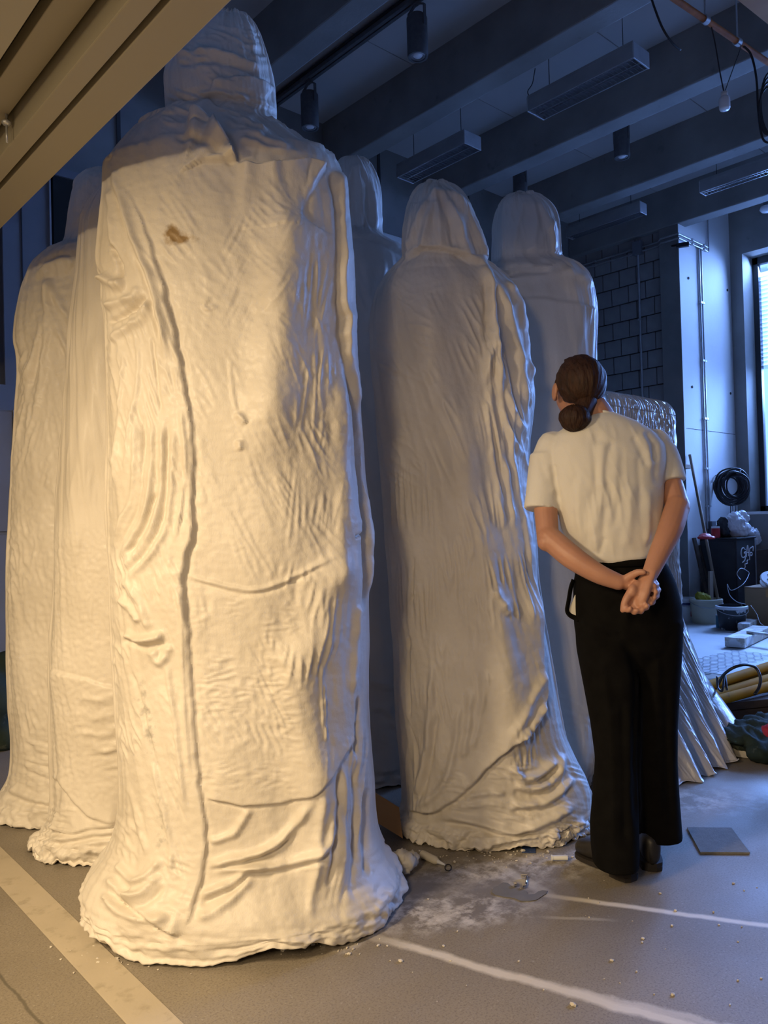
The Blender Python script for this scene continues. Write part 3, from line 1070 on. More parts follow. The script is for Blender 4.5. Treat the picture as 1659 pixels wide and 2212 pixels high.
MB().box((a[0] - .05, 5.78, b[2] - .26), (b[0] + .45, 5.848, b[2] - .2)).box((a[0] - .05, 5.78, a[2]), (b[0] + .45, 5.848, a[2] + .06)).build('window_frame', M['steelblue'], dr)
a, b = onv(-60, 880, 4.9), onv(38, 1300, 4.9)
cb = empty('steel_locker', ((a[0] + b[0]) / 2, 5.1, 0), 'blue-grey steel locker at the left edge behind the leftmost figure', 'locker')
MB().box((a[0], 4.9, 0), (b[0], 5.35, a[2]), .004).build('body', M['steelblue'], cb)
MB().box((a[0] + .01, 4.885, a[2] - .72), (b[0] - .012, 4.9, a[2] - .01), .003).build('door', M['steelblue'], cb)
MB().box((a[0] + .01, 4.885, .05), (b[0] - .012, 4.9, a[2] - .74), .003).build('door', M['steelblue'], cb)
MB().box((b[0] - .010, 4.88, 0), (b[0] + .002, 4.90, a[2])).build('edge_strip', M['galv'], cb)
q = onz(2, 1610, 0)
bgm = MB()
for k in range(5):
    bgm.ball((q[0] + random.uniform(-.12, .06), q[1] + random.uniform(-.1, .1), .08 + .09 * k), (random.uniform(.10, .16), random.uniform(.1, .15), random.uniform(.09, .13)))
o = bgm.build('refuse_bag', M['tarp'])
remesh(o, .02, 3)
tag(o, 'dark green bag heaped at the left edge behind leftmost figure', 'bag')

# ================================================================== THE DRAPED FIGURES


def in_poly(x, y, poly):
    P = np.array(poly, float)
    r = np.zeros(x.shape, bool)
    j = len(P) - 1
    for i in range(len(P)):
        c = ((P[i, 1] > y) != (P[j, 1] > y)) & (x < (P[j, 0] - P[i, 0]) * (y - P[i, 1]) / (P[j, 1] - P[i, 1] + 1e-9) + P[i, 0])
        r ^= c
        j = i
    return r


def grid_normals(V):
    dt = np.roll(V, -1, 1) - np.roll(V, 1, 1)
    dr = np.gradient(V, axis=0)
    n = np.cross(dt, dr)
    n /= np.linalg.norm(n, axis=2, keepdims=True) + 1e-9
    return n


def figure(name, label, D, left, right, ratio, rows, segs, nexp, disp, mat, parts, hem_amp, hem_h, seed,
           backfold=0.012, crust='plaster', lift=None, stain=None, bare=None, group='draped plaster figures'):
    Lp, Rp = smooth_poly(left, 6), smooth_poly(right, 6)
    y0, y1 = min(Lp[0, 1], Rp[0, 1]), max(Lp[-1, 1], Rp[-1, 1])
    t = np.linspace(0, 1, rows)
    # more rows in the first tenth so that the crown rounds off
    t = np.where(t < .12, (t / .12) ** 1.7 * .09, .09 + (t - .12) / .88 * .91)
    ys = y0 + (y1 - y0) * t
    o = np.argsort(Lp[:, 1], kind='stable')
    xl = np.interp(ys, Lp[o, 1], Lp[o, 0])
    o = np.argsort(Rp[:, 1], kind='stable')
    xr = np.interp(ys, Rp[o, 1], Rp[o, 0])
    ra = np.array(ratio, float)
    rf = np.interp(ys, ra[:, 0], ra[:, 1])
    rb = np.interp(ys, ra[:, 0], ra[:, 2])
    nf = int(segs * .68)
    th = np.concatenate([np.linspace(math.pi, 0, nf, endpoint=False) * -1 + math.pi, np.linspace(math.pi, 2 * math.pi, segs - nf, endpoint=False)])
    ct, st = np.cos(th), np.sin(th)
    ex = 2.0 / nexp
    cs = np.sign(ct) * np.abs(ct) ** ex
    sn = np.sign(st) * np.abs(st) ** ex
    V = np.zeros((rows, segs, 3))
    tl, tr = xl.copy(), xr.copy()
    for it in range(5):
        # the near half of each ring spreads in perspective: pull the ring in until its outline fits
        for i in range(rows):
            pl, pr = W(xl[i], ys[i], D), W(xr[i], ys[i], D)
            c = (pl + pr) / 2
            a = np.linalg.norm((pr - pl)[:2]) / 2
            b = np.where(sn > 0, rf[i], rb[i]) * a
            V[i] = c + RH * (a * cs)[:, None] - FH * (b * sn)[:, None]
            V[i, :, 2] = max(c[2], 0.0)
        qx, qy = proj(V)
        rr = np.arange(rows)
        jl, jr = qx.argmin(1), qx.argmax(1)
        wl = np.interp(qy[rr, jl], ys, tl)
        wr = np.interp(qy[rr, jr], ys, tr)
        k = np.ones(3) / 3
        el = np.convolve(np.pad(wl - qx[rr, jl], 1, mode='edge'), k, 'valid')
        er = np.convolve(np.pad(wr - qx[rr, jr], 1, mode='edge'), k, 'valid')
        cap = (tr - tl) * .12
        xl += .8 * np.clip(el, -cap, cap)
        xr += .8 * np.clip(er, -cap, cap)
        bad = xr - xl < 1
        xm = (tl + tr) / 2
        xl = np.where(bad, xm - .5, xl)
        xr = np.where(bad, xm + .5, xr)
    base = V[-1].mean(0)
    # hem: last rows tuck under
    Z = V[:, :, 2]
    n = grid_normals(V)
    out = V - V.mean(1, keepdims=True)
    if (n * out).sum() < 0:
        n = -n
    px, py = proj(V)
    tc = C0 - V
    tc /= np.linalg.norm(tc, axis=2, keepdims=True)
    face = (n * tc).sum(2)
    fr = sst(-0.02, 0.15, face)
    d = np.where(fr > 0, disp(px, py, Z), 0) * fr
    TH = np.broadcast_to(th, Z.shape)
    cx, cy = np.cos(TH), np.sin(TH)
    # procedural folds on the far side
    d += (1 - fr) * backfold * np.clip(1 - np.abs(pn(cx * 7 + 3, cy * 7 + Z * .6, seed)), 0, 1) ** 1.5
    # overall unevenness
    d += .006 * fbm(cx * 3 + Z * 2, cy * 3 + Z * 1.3, seed + 5, 3)
    hm = 1 - sst(hem_h * .3, hem_h, Z)
    lump = fbm(TH * 3.2 + .6 * pn(TH * 2, Z * 8, seed), Z * 22, seed + 9, 3) + .3 * np.abs(pn(TH * 12, Z * 30, seed + 11))
    d += hm * hem_amp * lump
    n2 = n.copy()
    V2 = V + n2 * d[:, :, None]
    rag = np.abs(fbm(np.cos(th) * 4, np.sin(th) * 4, seed + 21, 4)) * hem_amp * 1.0
    low = 1 - sst(0, hem_h * .8, Z)
    if lift is not None:
        rag = rag + lift(px[-1]) * fr[-1]
    V2[:, :, 2] = np.maximum(V2[:, :, 2], 0.002) + low * rag[None, :]
    # tuck rows
    ctr = V2[-1].mean(0)
    ext = []
    for k, (s, dz) in enumerate(((.985, -.2), (.955, -.1), (.90, .9), (.84, 2.0))):
        r = ctr + (V2[-1] - ctr) * s
        r[:, 2] = np.maximum(V2[-1, :, 2] + dz * hem_amp * .5, .001)
        ext.append(r)
    V2 = np.concatenate([V2, np.array(ext)], 0)
    R = V2.shape[0]
    idx = np.arange(R * segs).reshape(R, segs)
    F = np.stack([idx[:-1], np.roll(idx[:-1], -1, 1), np.roll(idx[1:], -1, 1), idx[1:]], -1).reshape(-1, 4)[:, ::-1]
    Vf = V2.reshape(-1, 3)
    fc = Vf[F].mean(1)
    fpx, fpy = proj(fc)
    ffront = np.concatenate([fr, np.repeat(fr[-1:], R - rows, 0)], 0).reshape(-1)[F[:, 0]] > .02
    pid = np.zeros(len(F), int)
    names = ['robe']
    for pname, poly in parts:
        names.append(pname)
        if callable(poly):
            m = poly(fpx, fpy, fc[:, 2])
        else:
            m = in_poly(fpx, fpy, poly) & ffront
        pid[m & (pid == 0)] = len(names) - 1
    names.append('hem')
    rowid = (F.min(1) // segs)
    zb = V[:, :, 2].mean(1)
    hem_rows = np.concatenate([zb < hem_h * .55, np.ones(R - rows, bool)])
    pid[hem_rows[np.clip(rowid, 0, R - 1)] & (pid == 0)] = len(names) - 1
    root = empty(name, (base[0], base[1], 0), label, 'sculpture', group)
    apx, apy = proj(Vf)
    for k, nm in enumerate(names):
        sel = F[pid == k]
        if len(sel) == 0:
            continue
        u, inv = np.unique(sel, return_inverse=True)
        me = np_mesh(nm, Vf[u], inv.reshape(-1, 4))
        for an, fn in (('stain', stain), ('bare', bare)):
            if fn is not None:
                at = me.attributes.new(an, 'FLOAT', 'POINT')
                at.data.foreach_set('value', fn(apx[u], apy[u]).astype(np.float32))
        link_mesh(nm, me, M[crust if nm == 'hem' else mat], root, True)
    return root


# ---------------- the biggest figure
edge1 = [(237, 347), (269, 403), (306, 477), (338, 566), (363, 648), (383, 741), (399, 831), (413, 912), (418, 994), (416, 1097),
         (417, 1154), (397, 1240), (404, 1316), (409, 1382), (416, 1477), (423, 1596), (435, 1714), (447, 1809), (437, 1895), (412, 1975), (392, 2023)]
S1 = [
    ('s', 3, 60, .030, [(706, 362), (668, 343), (627, 349), (566, 357), (509, 352)]),
    ('s', 3, 70, .050, [(509, 351), (507, 334), (499, 314), (477, 290), (444, 266), (403, 256)]),
    ('r', 7, -.012, [(375, 296), (428, 310), (469, 332), (509, 355)]),
    ('s', 4, 60, .015, edge1[::-1]),
    ('s', 3, 50, .02, [(262, 1945), (314, 1980), (357, 2012), (390, 2023)]),
    ('r', 9, .016, [(240, 360), (262, 430), (290, 520), (325, 600), (350, 690), (368, 780)]),
    ('r', 6, -.012, [(245, 400), (268, 480), (300, 560), (335, 660), (352, 760)]),
    ('r', 8, .014, [(232, 400), (240, 470), (250, 540), (258, 580)]),
    ('r', 10, .024, [(222, 590), (245, 614), (275, 616)]),
    ('r', 6, -.022, [(240, 530), (256, 565), (260, 606)]),
    ('r', 10, .02, [(230, 665), (262, 650), (290, 642), (302, 616)]),
    ('r', 6, -.018, [(235, 702), (262, 682), (292, 666), (322, 640)]),
    ('r', 10, .016, [(240, 740), (275, 710), (310, 690), (330, 650)]),
    ('r', 6, .009, [(330, 900), (322, 1080), (290, 1160), (256, 1217)]),
    ('r', 6, .010, [(352, 910), (345, 1090), (310, 1180), (258, 1236)]),
    ('r', 6, .009, [(296, 900), (288, 1060), (265, 1130), (243, 1186)]),
    ('r', 7, .010, [(378, 920), (366, 1110), (335, 1190), (268, 1262)]),
    ('r', 5, -.012, [(340, 1060), (318, 1130), (278, 1200)]),
    ('r', 8, .012, [(256, 1290), (288, 1322), (308, 1345)]),
    ('r', 8, .018, [(268, 1368), (310, 1382), (362, 1372)]),
    ('r', 5, -.012, [(266, 1380), (310, 1396), (362, 1388)]),
    ('r', 9, .012, [(262, 1252), (300, 1292), (322, 1345), (318, 1365)]),
    ('r', 9, .012, [(330, 1400), (350, 1430), (372, 1390)]),
    ('r', 9, .018, [(232, 1890), (266, 1935), (310, 1932), (350, 1885)]),
    ('r', 9, .016, [(250, 1862), (285, 1902), (322, 1893), (352, 1850)]),
    ('r', 9, .016, [(218, 1925), (258, 1972), (320, 1988), (372, 1985)]),
    ('r', 6, -.010, [(240, 1915), (272, 1955), (318, 1955), (360, 1910)]),
    ('r', 5, .007, [(400, 1242), (450, 1258), (520, 1273), (575, 1270), (640, 1243), (700, 1208), (728, 1190)]),
    ('r', 5, -.005, [(400, 1250), (450, 1266), (520, 1282), (575, 1279), (640, 1252), (700, 1217)]),
    ('s', 2.5, 70, .012, [(442, 1724), (485, 1732), (527, 1738), (603, 1733), (656, 1717), (684, 1695), (736, 1638), (774, 1580)]),
    ('r', 8, .013, [(449, 1819), (504, 1800), (532, 1760), (545, 1743)]),
    ('r', 9, .018, [(447, 1868), (532, 1850), (589, 1826), (627, 1790), (670, 1724)]),
    ('r', 6, -.012, [(447, 1880), (532, 1863), (592, 1840), (640, 1800)]),
    ('r', 9, .016, [(440, 1876), (540, 1874), (603, 1869), (675, 1842), (706, 1805), (724, 1690)]),
    ('r', 6, -.010, [(520, 1888), (603, 1882), (678, 1856), (712, 1812)]),
    ('r', 9, .014, [(428, 1940), (504, 1906), (542, 1876), (580, 1870)]),
    ('r', 6, -.010, [(430, 1955), (506, 1918), (545, 1888)]),
    ('r', 9, .014, [(423, 1984), (466, 1968), (520, 1925), (548, 1890)]),
    ('r', 7, -.016, [(727, 1657), (714, 1809), (704, 1930)]),
    ('r', 8, .012, [(742, 1650), (735, 1800), (730, 1940)]),
    ('r', 7, -.014, [(765, 1643), (765, 1809), (756, 1930)]),
    ('r', 7, -.014, [(788, 1700), (791, 1857), (786, 1900)]),
    ('r', 9, .012, [(690, 1690), (682, 1800), (670, 1990)]),
    # long arris where the back turns to the right-hand side
    ('r', 50, .042, [(660, 430), (625, 470), (619, 545), (607, 640), (596, 750), (588, 900), (600, 1010)]),
    ('r', 48, .042, [(735, 1160), (718, 1260), (690, 1370), (650, 1440), (658, 1530), (675, 1643), (686, 1740), (696, 1857), (710, 1970)]),
    ('r', 20, .018, [(730, 800), (738, 950), (742, 1080), (735, 1180), (720, 1290)]),
    # split flap on the right edge
    ('s', 4, 26, .028, [(716, 362), (731, 444), (731, 525), (735, 607), (743, 729), (752, 800), (760, 860), (766, 930)]),
    ('r', 4, -.035, [(751, 770), (760, 851), (766, 912), (778, 1014), (784, 1085), (791, 1145), (786, 1207), (781, 1330)]),
    ('r', 6, .018, [(770, 880), (785, 1014), (793, 1085), (799, 1148), (793, 1215), (788, 1310)]),
    ('r', 3, -.012, [(762, 1160), (790, 1152)]),
    ('r', 4, -.014, [(775, 1500), (772, 1560), (766, 1640)]),
    ('r', 8, .012, [(768, 1300), (766, 1420), (762, 1500)]),
    ('r', 2.5, .006, [(688, 1430), (691, 1580)]),
    ('r', 2.5, .006, [(696, 1470), (696, 1604)]),
    ('r', 3, .006, [(497, 780), (503, 850), (514, 898)]),
    ('r', 7, .016, [(512, 893), (532, 918)]),
    ('r', 7, .012, [(516, 952), (520, 974)]),
    ('r', 4, .006, [(455, 640), (440, 660), (450, 668), (470, 660)]),
    ('r', 4, -.008, [(312, 880), (306, 1060), (278, 1145), (250, 1200)]),
    ('r', 4, -.008, [(364, 900), (356, 1100), (322, 1186), (264, 1250)]),
    ('r', 4, .008, [(270, 760), (262, 860), (255, 960), (248, 1060)]),
    ('r', 5, .008, [(300, 730), (298, 820), (282, 930), (270, 1040)]),
    ('r', 4, -.008, [(330, 720), (340, 820), (350, 900)]),
    ('r', 5, .010, [(392, 880), (402, 980), (396, 1090), (378, 1180)]),
    ('r', 4, -.008, [(398, 1000), (400, 1080), (388, 1160)]),
    ('r', 5, .008, [(385, 1260), (396, 1330), (398, 1440), (404, 1560), (415, 1680)]),
    ('r', 4, -.006, [(280, 1440), (300, 1500), (322, 1590), (350, 1690)]),
    ('r', 6, .008, [(360, 1420), (378, 1520), (392, 1640), (402, 1760)]),
    ('r', 6, .008, [(330, 1640), (352, 1730), (372, 1830), (370, 1900)]),
    ('r', 6, .008, [(280, 1700), (300, 1780), (322, 1850)]),
    # hood wraps
    ('s', 2.5, 45, .014, [(592, 192), (560, 172), (530, 165), (475, 172), (448, 197)]),
    ('s', 2.5, 45, .012, [(578, 284), (500, 252), (435, 212), (368, 188)]),
    ('r', 6, .012, [(372, 120), (430, 112), (500, 122), (570, 150)]),
    ('r', 5, -.010, [(378, 140), (440, 134), (500, 140), (560, 160)]),
    ('r', 6, .012, [(420, 205), (470, 200), (540, 214), (585, 232)]),
    ('r', 6, .010, [(470, 230), (530, 262), (590, 284)]),
    ('r', 7, .012, [(480, 262), (560, 296), (640, 320)]),
    ('r', 7, .010, [(510, 300), (590, 322), (660, 330)]),
]


def disp1(x, y, z):
    d = 1.15 * strokes(x, y, S1)
    d += folds(x, y, 50, 20, 130, .0045, (300, 640, 360, 720, 40), 1)
    d += folds(x, y, 118, 15, 150, .0045, (470, 640, 460, 700, 40), 2)
    d += folds(x, y, 62, 17, 90, .0045, (420, 720, 680, 1250, 40), 3)
    d += folds(x, y, 96, 15, 170, .005, (620, 740, 560, 1250, 25), 4)
    d += folds(x, y, 98, 17, 120, .010, (590, 720, 1230, 1470, 30), 14)
    d += folds(x, y, 65, 15, 46, .006, (430, 640, 1290, 1640, 25), 5)
    d += folds(x, y, -8, 13, 40, .0055, (430, 640, 1290, 1700, 25), 6)
    d += folds(x, y, 22, 17, 60, .010, (355, 600, 60, 280, 20), 7)
    d += folds(x, y, 75, 13, 110, .007, (225, 400, 640, 1220, 20), 8)
    d += folds(x, y, 70, 12, 60, .007, (235, 400, 1200, 1900, 20), 9)
    d += folds(x, y, 20, 14, 50, .006, (225, 420, 1850, 2040, 20), 10)
    d += folds(x, y, 95, 16, 260, .008, (690, 800, 1580, 1950, 20), 11)
    d += .0012 * fbm(x / 16, y / 16, 31, 3)
    return d


def stain1(x, y):
    return 1.2 * np.exp(-(((x - 372) / 22) ** 2 + ((y - 508) / 26) ** 2)) + .9 * np.exp(-(((x - 405 - .5 * (y - 515)) / 30) ** 2 + ((y - 515) / 12) ** 2))


def bare1(x, y):
    b = 1.15 * np.exp(-(((x - 318 - .18 * (y - 1560)) / 26) ** 2 + ((y - 1560) / 150) ** 2))
    return b + .95 * np.exp(-(((x - 345) / 40) ** 2 + ((y - 1800) / 90) ** 2)) + .9 * soft_box(x, y, 225, 300, 380, 620, 20) * .75


side_poly = [(150, 330)] + edge1 + [(300, 1992), (262, 1945), (200, 1940), (150, 1900)]
hood_poly = [(300, 20), (640, 20), (640, 300), (700, 352), (668, 341), (627, 347), (566, 355), (510, 350), (507, 334), (499, 314), (477, 290), (444, 264), (403, 255), (345, 262)]
flap_poly = [(719, 362), (733, 444), (733, 525), (737, 607), (745, 729), (754, 800), (764, 851), (770, 912), (782, 1014), (788, 1085), (795, 1145), (790, 1207), (785, 1330), (830, 1330), (860, 1100), (800, 360)]
figure('draped_figure', 'largest white plaster figure in the foreground with a ragged cape and flared hem', 2.55,
       [(479, 38), (452, 42), (424, 52), (398, 78), (376, 116), (362, 155), (362, 200), (364, 238), (358, 256), (318, 266), (290, 282), (262, 312), (240, 342),
        (229, 356), (225, 430), (218, 520), (217, 575), (226, 605), (225, 645), (233, 700), (235, 900), (236, 1050), (238, 1200), (246, 1400), (256, 1550), (262, 1650), (262, 1745), (246, 1815), (222, 1862), (190, 1905), (178, 1930)],
       [(481, 38), (508, 42), (534, 54), (552, 78), (567, 118), (579, 158), (588, 200), (594, 240), (598, 282), (625, 302), (665, 330), (692, 350), (722, 362), (737, 398), (750, 470), (757, 545),
        (762, 650), (767, 780), (772, 900), (781, 1020), (792, 1095), (800, 1150), (794, 1215), (790, 1350), (793, 1500), (802, 1650), (808, 1760), (822, 1820), (848, 1862), (864, 1895), (864, 1930)],
       [(30, .85, .9), (240, .85, .9), (300, .6, .7), (360, .58, .75), (700, .62, .62), (1100, .68, .6), (1600, .76, .6), (1800, .80, .6), (1930, .84, .6)],
       700, 400, 2.35, disp1, 'plaster',
       [('hood', hood_poly), ('side_drape', side_poly), ('edge_flap', flap_poly)], .016, .11, 40, stain=stain1, bare=bare1, lift=lambda x: .035 * np.exp(-((x - 610) / 95) ** 2) + .02 * np.exp(-((x - 190) / 40) ** 2))

# ---------------- the middle figure
S2 = [
    ('r', 7, .014, [(944, 404), (908, 465), (885, 545)]),
    ('r', 7, .014, [(944, 404), (925, 480), (912, 552)]),
    ('r', 7, .012, [(946, 404), (948, 480), (955, 545)]),
    ('r', 7, .014, [(948, 404), (985, 470), (1008, 560)]),
    ('r', 8, .016, [(950, 404), (1005, 450), (1035, 540), (1050, 610)]),
    ('r', 6, -.010, [(946, 420), (968, 480), (980, 545)]),
    ('s', 3, 45, .022, [(874, 562), (900, 546), (923, 538), (973, 543), (1020, 565), (1048, 580)]),
    ('r', 9, .022, [(1040, 575), (1055, 600), (1062, 655), (1066, 715), (1056, 770), (1045, 840)]),
    ('r', 7, -.014, [(1050, 600), (1052, 660), (1050, 740)]),
    ('r', 9, .020, [(1060, 600), (1085, 640), (1104, 692), (1118, 764), (1128, 830), (1138, 880)]),
    ('r', 8, .018, [(1085, 605), (1112, 640), (1128, 690), (1140, 760), (1146, 830)]),
    ('r', 8, .018, [(1066, 728), (1082, 800), (1100, 872), (1136, 945)]),
    ('r', 7, .016, [(1068, 700), (1074, 800), (1085, 900), (1110, 960), (1140, 990)]),
    ('r', 7, .014, [(1056, 818), (1064, 909), (1082, 981), (1096, 1053), (1110, 1150)]),
    ('r', 7, .014, [(1050, 860), (1054, 940), (1070, 1040), (1090, 1150)]),
    ('r', 7, .012, [(1095, 900), (1105, 1000), (1128, 1100), (1150, 1240)]),
    ('r', 46, .046, [(890, 600), (915, 640), (926, 710), (934, 800), (965, 880), (992, 960), (1004, 1050), (1019, 1122), (1033, 1202), (1048, 1267), (1066, 1375), (1080, 1466), (1096, 1556), (1092, 1629), (1095, 1745)]),
    ('s', 3, 70, .024, [(878, 1752), (925, 1755), (961, 1744), (1015, 1701), (1069, 1639), (1098, 1610), (1142, 1574), (1172, 1509), (1168, 1412), (1163, 1314), (1158, 1240)]),
    ('r', 8, .012, [(1060, 1270), (1078, 1300), (1095, 1330)]),
    ('r', 9, .014, [(1172, 1520), (1150, 1545), (1120, 1590), (1100, 1606)]),
    ('r', 9, .012, [(1168, 1450), (1140, 1510), (1110, 1560), (1090, 1600)]),
    ('r', 9, .018, [(1098, 1650), (1124, 1683), (1160, 1674), (1206, 1640)]),
    ('r', 6, -.012, [(1100, 1665), (1128, 1697), (1165, 1687), (1206, 1655)]),
    ('r', 9, .018, [(1104, 1694), (1160, 1703), (1200, 1680), (1216, 1625)]),
    ('r', 6, -.012, [(1106, 1710), (1160, 1718), (1210, 1690)]),
    ('r', 9, .018, [(1100, 1738), (1178, 1732), (1243, 1676)]),
    ('r', 6, -.012, [(1100, 1752), (1180, 1746), (1250, 1692)]),
    ('r', 9, .016, [(943, 1762), (1033, 1775), (1105, 1795), (1178, 1775), (1252, 1732)]),
    ('r', 6, -.012, [(950, 1776), (1033, 1790), (1105, 1809), (1182, 1790), (1255, 1745)]),
    ('r', 7, .010, [(1000, 1722), (1060, 1712), (1095, 1714)]),
    ('r', 7, .010, [(985, 1740), (1060, 1738), (1095, 1745)]),
    ('r', 8, .014, [(899, 1740), (920, 1640), (930, 1540), (934, 1420)]),
    ('r', 6, -.010, [(908, 1740), (932, 1640), (944, 1540)]),
    ('r', 8, .012, [(905, 1744), (962, 1690), (985, 1600), (990, 1520)]),
    ('r', 8, .012, [(1000, 1640), (1012, 1560), (1018, 1480)]),
    ('r', 7, .010, [(1020, 1620), (1040, 1520), (1046, 1440)]),
    ('r', 3, -.010, [(884, 1370), (881, 1470), (884, 1560)]),
    ('r', 3, -.008, [(890, 1300), (892, 1200)]),
]


def disp2(x, y, z):
    d = 1.35 * strokes(x, y, S2)
    d += folds(x, y, 88, 12, 320, 0.0105, (840, 945, 1000, 1760, 25), 21)
    d += folds(x, y, 86, 15, 80, 0.0105, (940, 1060, 1150, 1560, 30), 22)
    d += folds(x, y, 80, 13, 240, 0.0150, (1040, 1160, 700, 1330, 20), 23)
    d += folds(x, y, 68, 16, 110, 0.0090, (930, 1060, 640, 1150, 30), 24)
    d += folds(x, y, 40, 18, 60, 0.0060, (810, 930, 600, 1100, 30), 25)
    d += folds(x, y, 12, 11, 70, 0.0120, (960, 1270, 1650, 1830, 12), 26)
    d += folds(x, y, 85, 12, 70, 0.0105, (1100, 1220, 1560, 1700, 12), 27)
    d += .0010 * fbm(x / 13, y / 13, 33, 3)
    return d


figure('draped_figure', 'hooded white plaster figure in the middle between the largest one and the person', 3.10,
       [(944, 398), (924, 402), (905, 412), (888, 436), (878, 476), (874, 520), (875, 556), (866, 570), (838, 598), (816, 636), (806, 690), (806, 800), (814, 900), (824, 1000), (832, 1100), (842, 1250),
        (851, 1400), (860, 1550), (868, 1650), (873, 1715), (870, 1742), (860, 1760), (858, 1790)],
       [(946, 398), (968, 402), (988, 414), (1008, 440), (1023, 480), (1034, 520), (1046, 560), (1052, 574), (1078, 590), (1108, 618), (1122, 650), (1130, 700), (1141, 780), (1149, 845), (1146, 900), (1141, 960), (1144, 1050), (1152, 1150),
        (1163, 1270), (1174, 1340), (1190, 1430), (1205, 1530), (1219, 1590), (1244, 1645), (1268, 1690), (1277, 1730), (1274, 1790)],
       [(390, .85, .9), (540, .8, .9), (600, .62, .7), (800, .66, .6), (1200, .7, .55), (1600, .72, .55), (1790, .74, .52)],
       520, 330, 2.2, disp2, 'plaster',
       [('hood', [(840, 380), (1080, 380), (1075, 590), (1047, 580), (1020, 564), (973, 542), (923, 537), (900, 545), (872, 562)])],
       .026, .10, 60)

# ---------------- figure behind the person
S3 = [
    ('s', 2.5, 45, .010, [(1290, 668), (1240, 652), (1190, 646), (1120, 644), (1060, 650)]),
    ('r', 6, .012, [(1135, 430), (1120, 480), (1110, 540)]),
    ('r', 6, .012, [(1150, 430), (1160, 480), (1150, 540)]),
    ('r', 6, .014, [(1160, 430), (1185, 480), (1200, 540)]),
    ('r', 8, .016, [(1065, 590), (1120, 572), (1180, 580), (1212, 562)]),
    ('r', 8, .016, [(1070, 612), (1130, 602), (1200, 592), (1240, 585)]),
    ('r', 6, -.012, [(1066, 600), (1120, 588), (1190, 588)]),
    ('r', 8, .014, [(1225, 575), (1240, 590), (1262, 600), (1276, 620)]),
    ('r', 6, .010, [(1140, 545), (1170, 520), (1200, 470)]),
    ('s', 2.5, 45, .008, [(1200, 1502), (1230, 1506), (1262, 1530), (1290, 1560)]),
]


def disp3(x, y, z):
    d = strokes(x, y, S3)
    d += folds(x, y, 15, 13, 60, .009, (1060, 1280, 560, 635, 15), 41)
    d += folds(x, y, 70, 17, 70, .007, (1065, 1215, 425, 570, 15), 42)
    d += folds(x, y, 30, 14, 60, .006, (1180, 1300, 1500, 1690, 20), 43)
    return d


figure('draped_figure', 'smooth hooded plaster figure directly behind the standing person', 3.55,
       [(1134, 422), (1118, 425), (1098, 434), (1078, 454), (1070, 490), (1067, 540), (1064, 580), (1050, 600), (1040, 640), (1038, 700), (1038, 900), (1040, 1200), (1042, 1500), (1050, 1640), (1054, 1700)],
       [(1136, 422), (1156, 424), (1178, 434), (1196, 456), (1205, 492), (1210, 548), (1214, 562), (1245, 574), (1272, 602), (1283, 650), (1286, 690), (1284, 800), (1284, 1000), (1285, 1300), (1286, 1500), (1288, 1600), (1282, 1650), (1272, 1700)],
       [(420, .9, .95), (560, .85, .9), (620, .66, .8), (1700, .66, .9)], 320, 200, 3.0, disp3, 'plaster_cool',
       [('hood', [(1040, 400), (1230, 400), (1216, 560), (1180, 580), (1120, 574), (1060, 594)])], .012, .10, 80, crust='plaster_cool')

# ---------------- figure half hidden behind the biggest one, on its right
S4 = [
    ('s', 3, 40, .02, [(700, 505), (760, 512), (820, 520), (850, 536), (880, 560)]),
    ('r', 7, .014, [(765, 350), (750, 420), (745, 500)]),
    ('r', 7, .014, [(768, 350), (780, 420), (775, 500)]),
    ('r', 7, .014, [(772, 350), (800, 400), (808, 500)]),
    ('r', 8, .016, [(790, 560), (800, 650), (810, 720)]),
    ('r', 8, .016, [(830, 560), (815, 640), (790, 720)]),
    ('r', 8, .012, [(780, 1460), (830, 1480), (880, 1470)]),
    ('r', 8, .012, [(780, 1540), (830, 1530), (860, 1580)]),
    ('s', 3, 40, .014, [(780, 1660), (830, 1672), (890, 1660)]),
]


def disp4(x, y, z):
    d = strokes(x, y, S4)
    d += folds(x, y, 85, 16, 120, .010, (720, 830, 350, 510, 15), 51)
    d += folds(x, y, 70, 18, 140, .010, (740, 900, 540, 900, 15), 52)
    d += folds(x, y, 20, 18, 70, .010, (770, 900, 1450, 1740, 15), 53)
    return d


figure('draped_figure', 'dim plaster figure half hidden between the largest and the middle ones', 3.80,
       [(763, 344), (748, 347), (732, 356), (718, 392), (712, 450), (712, 505), (690, 520), (655, 560), (640, 640), (640, 1000), (650, 1400), (640, 1600), (625, 1680)],
       [(767, 344), (782, 347), (799, 360), (815, 394), (822, 440), (822, 500), (828, 518), (852, 535), (876, 556), (888, 610), (892, 800), (898, 1200), (905, 1500), (915, 1600), (925, 1680)],
       [(340, .9, .95), (520, .8, .9), (620, .7, .8), (1680, .85, .9)], 300, 180, 2.3, disp4, 'plaster_cool',
       [('hood', [(690, 320), (850, 320), (830, 522), (760, 512), (690, 506)])], .015, .10, 90, crust='plaster_cool')

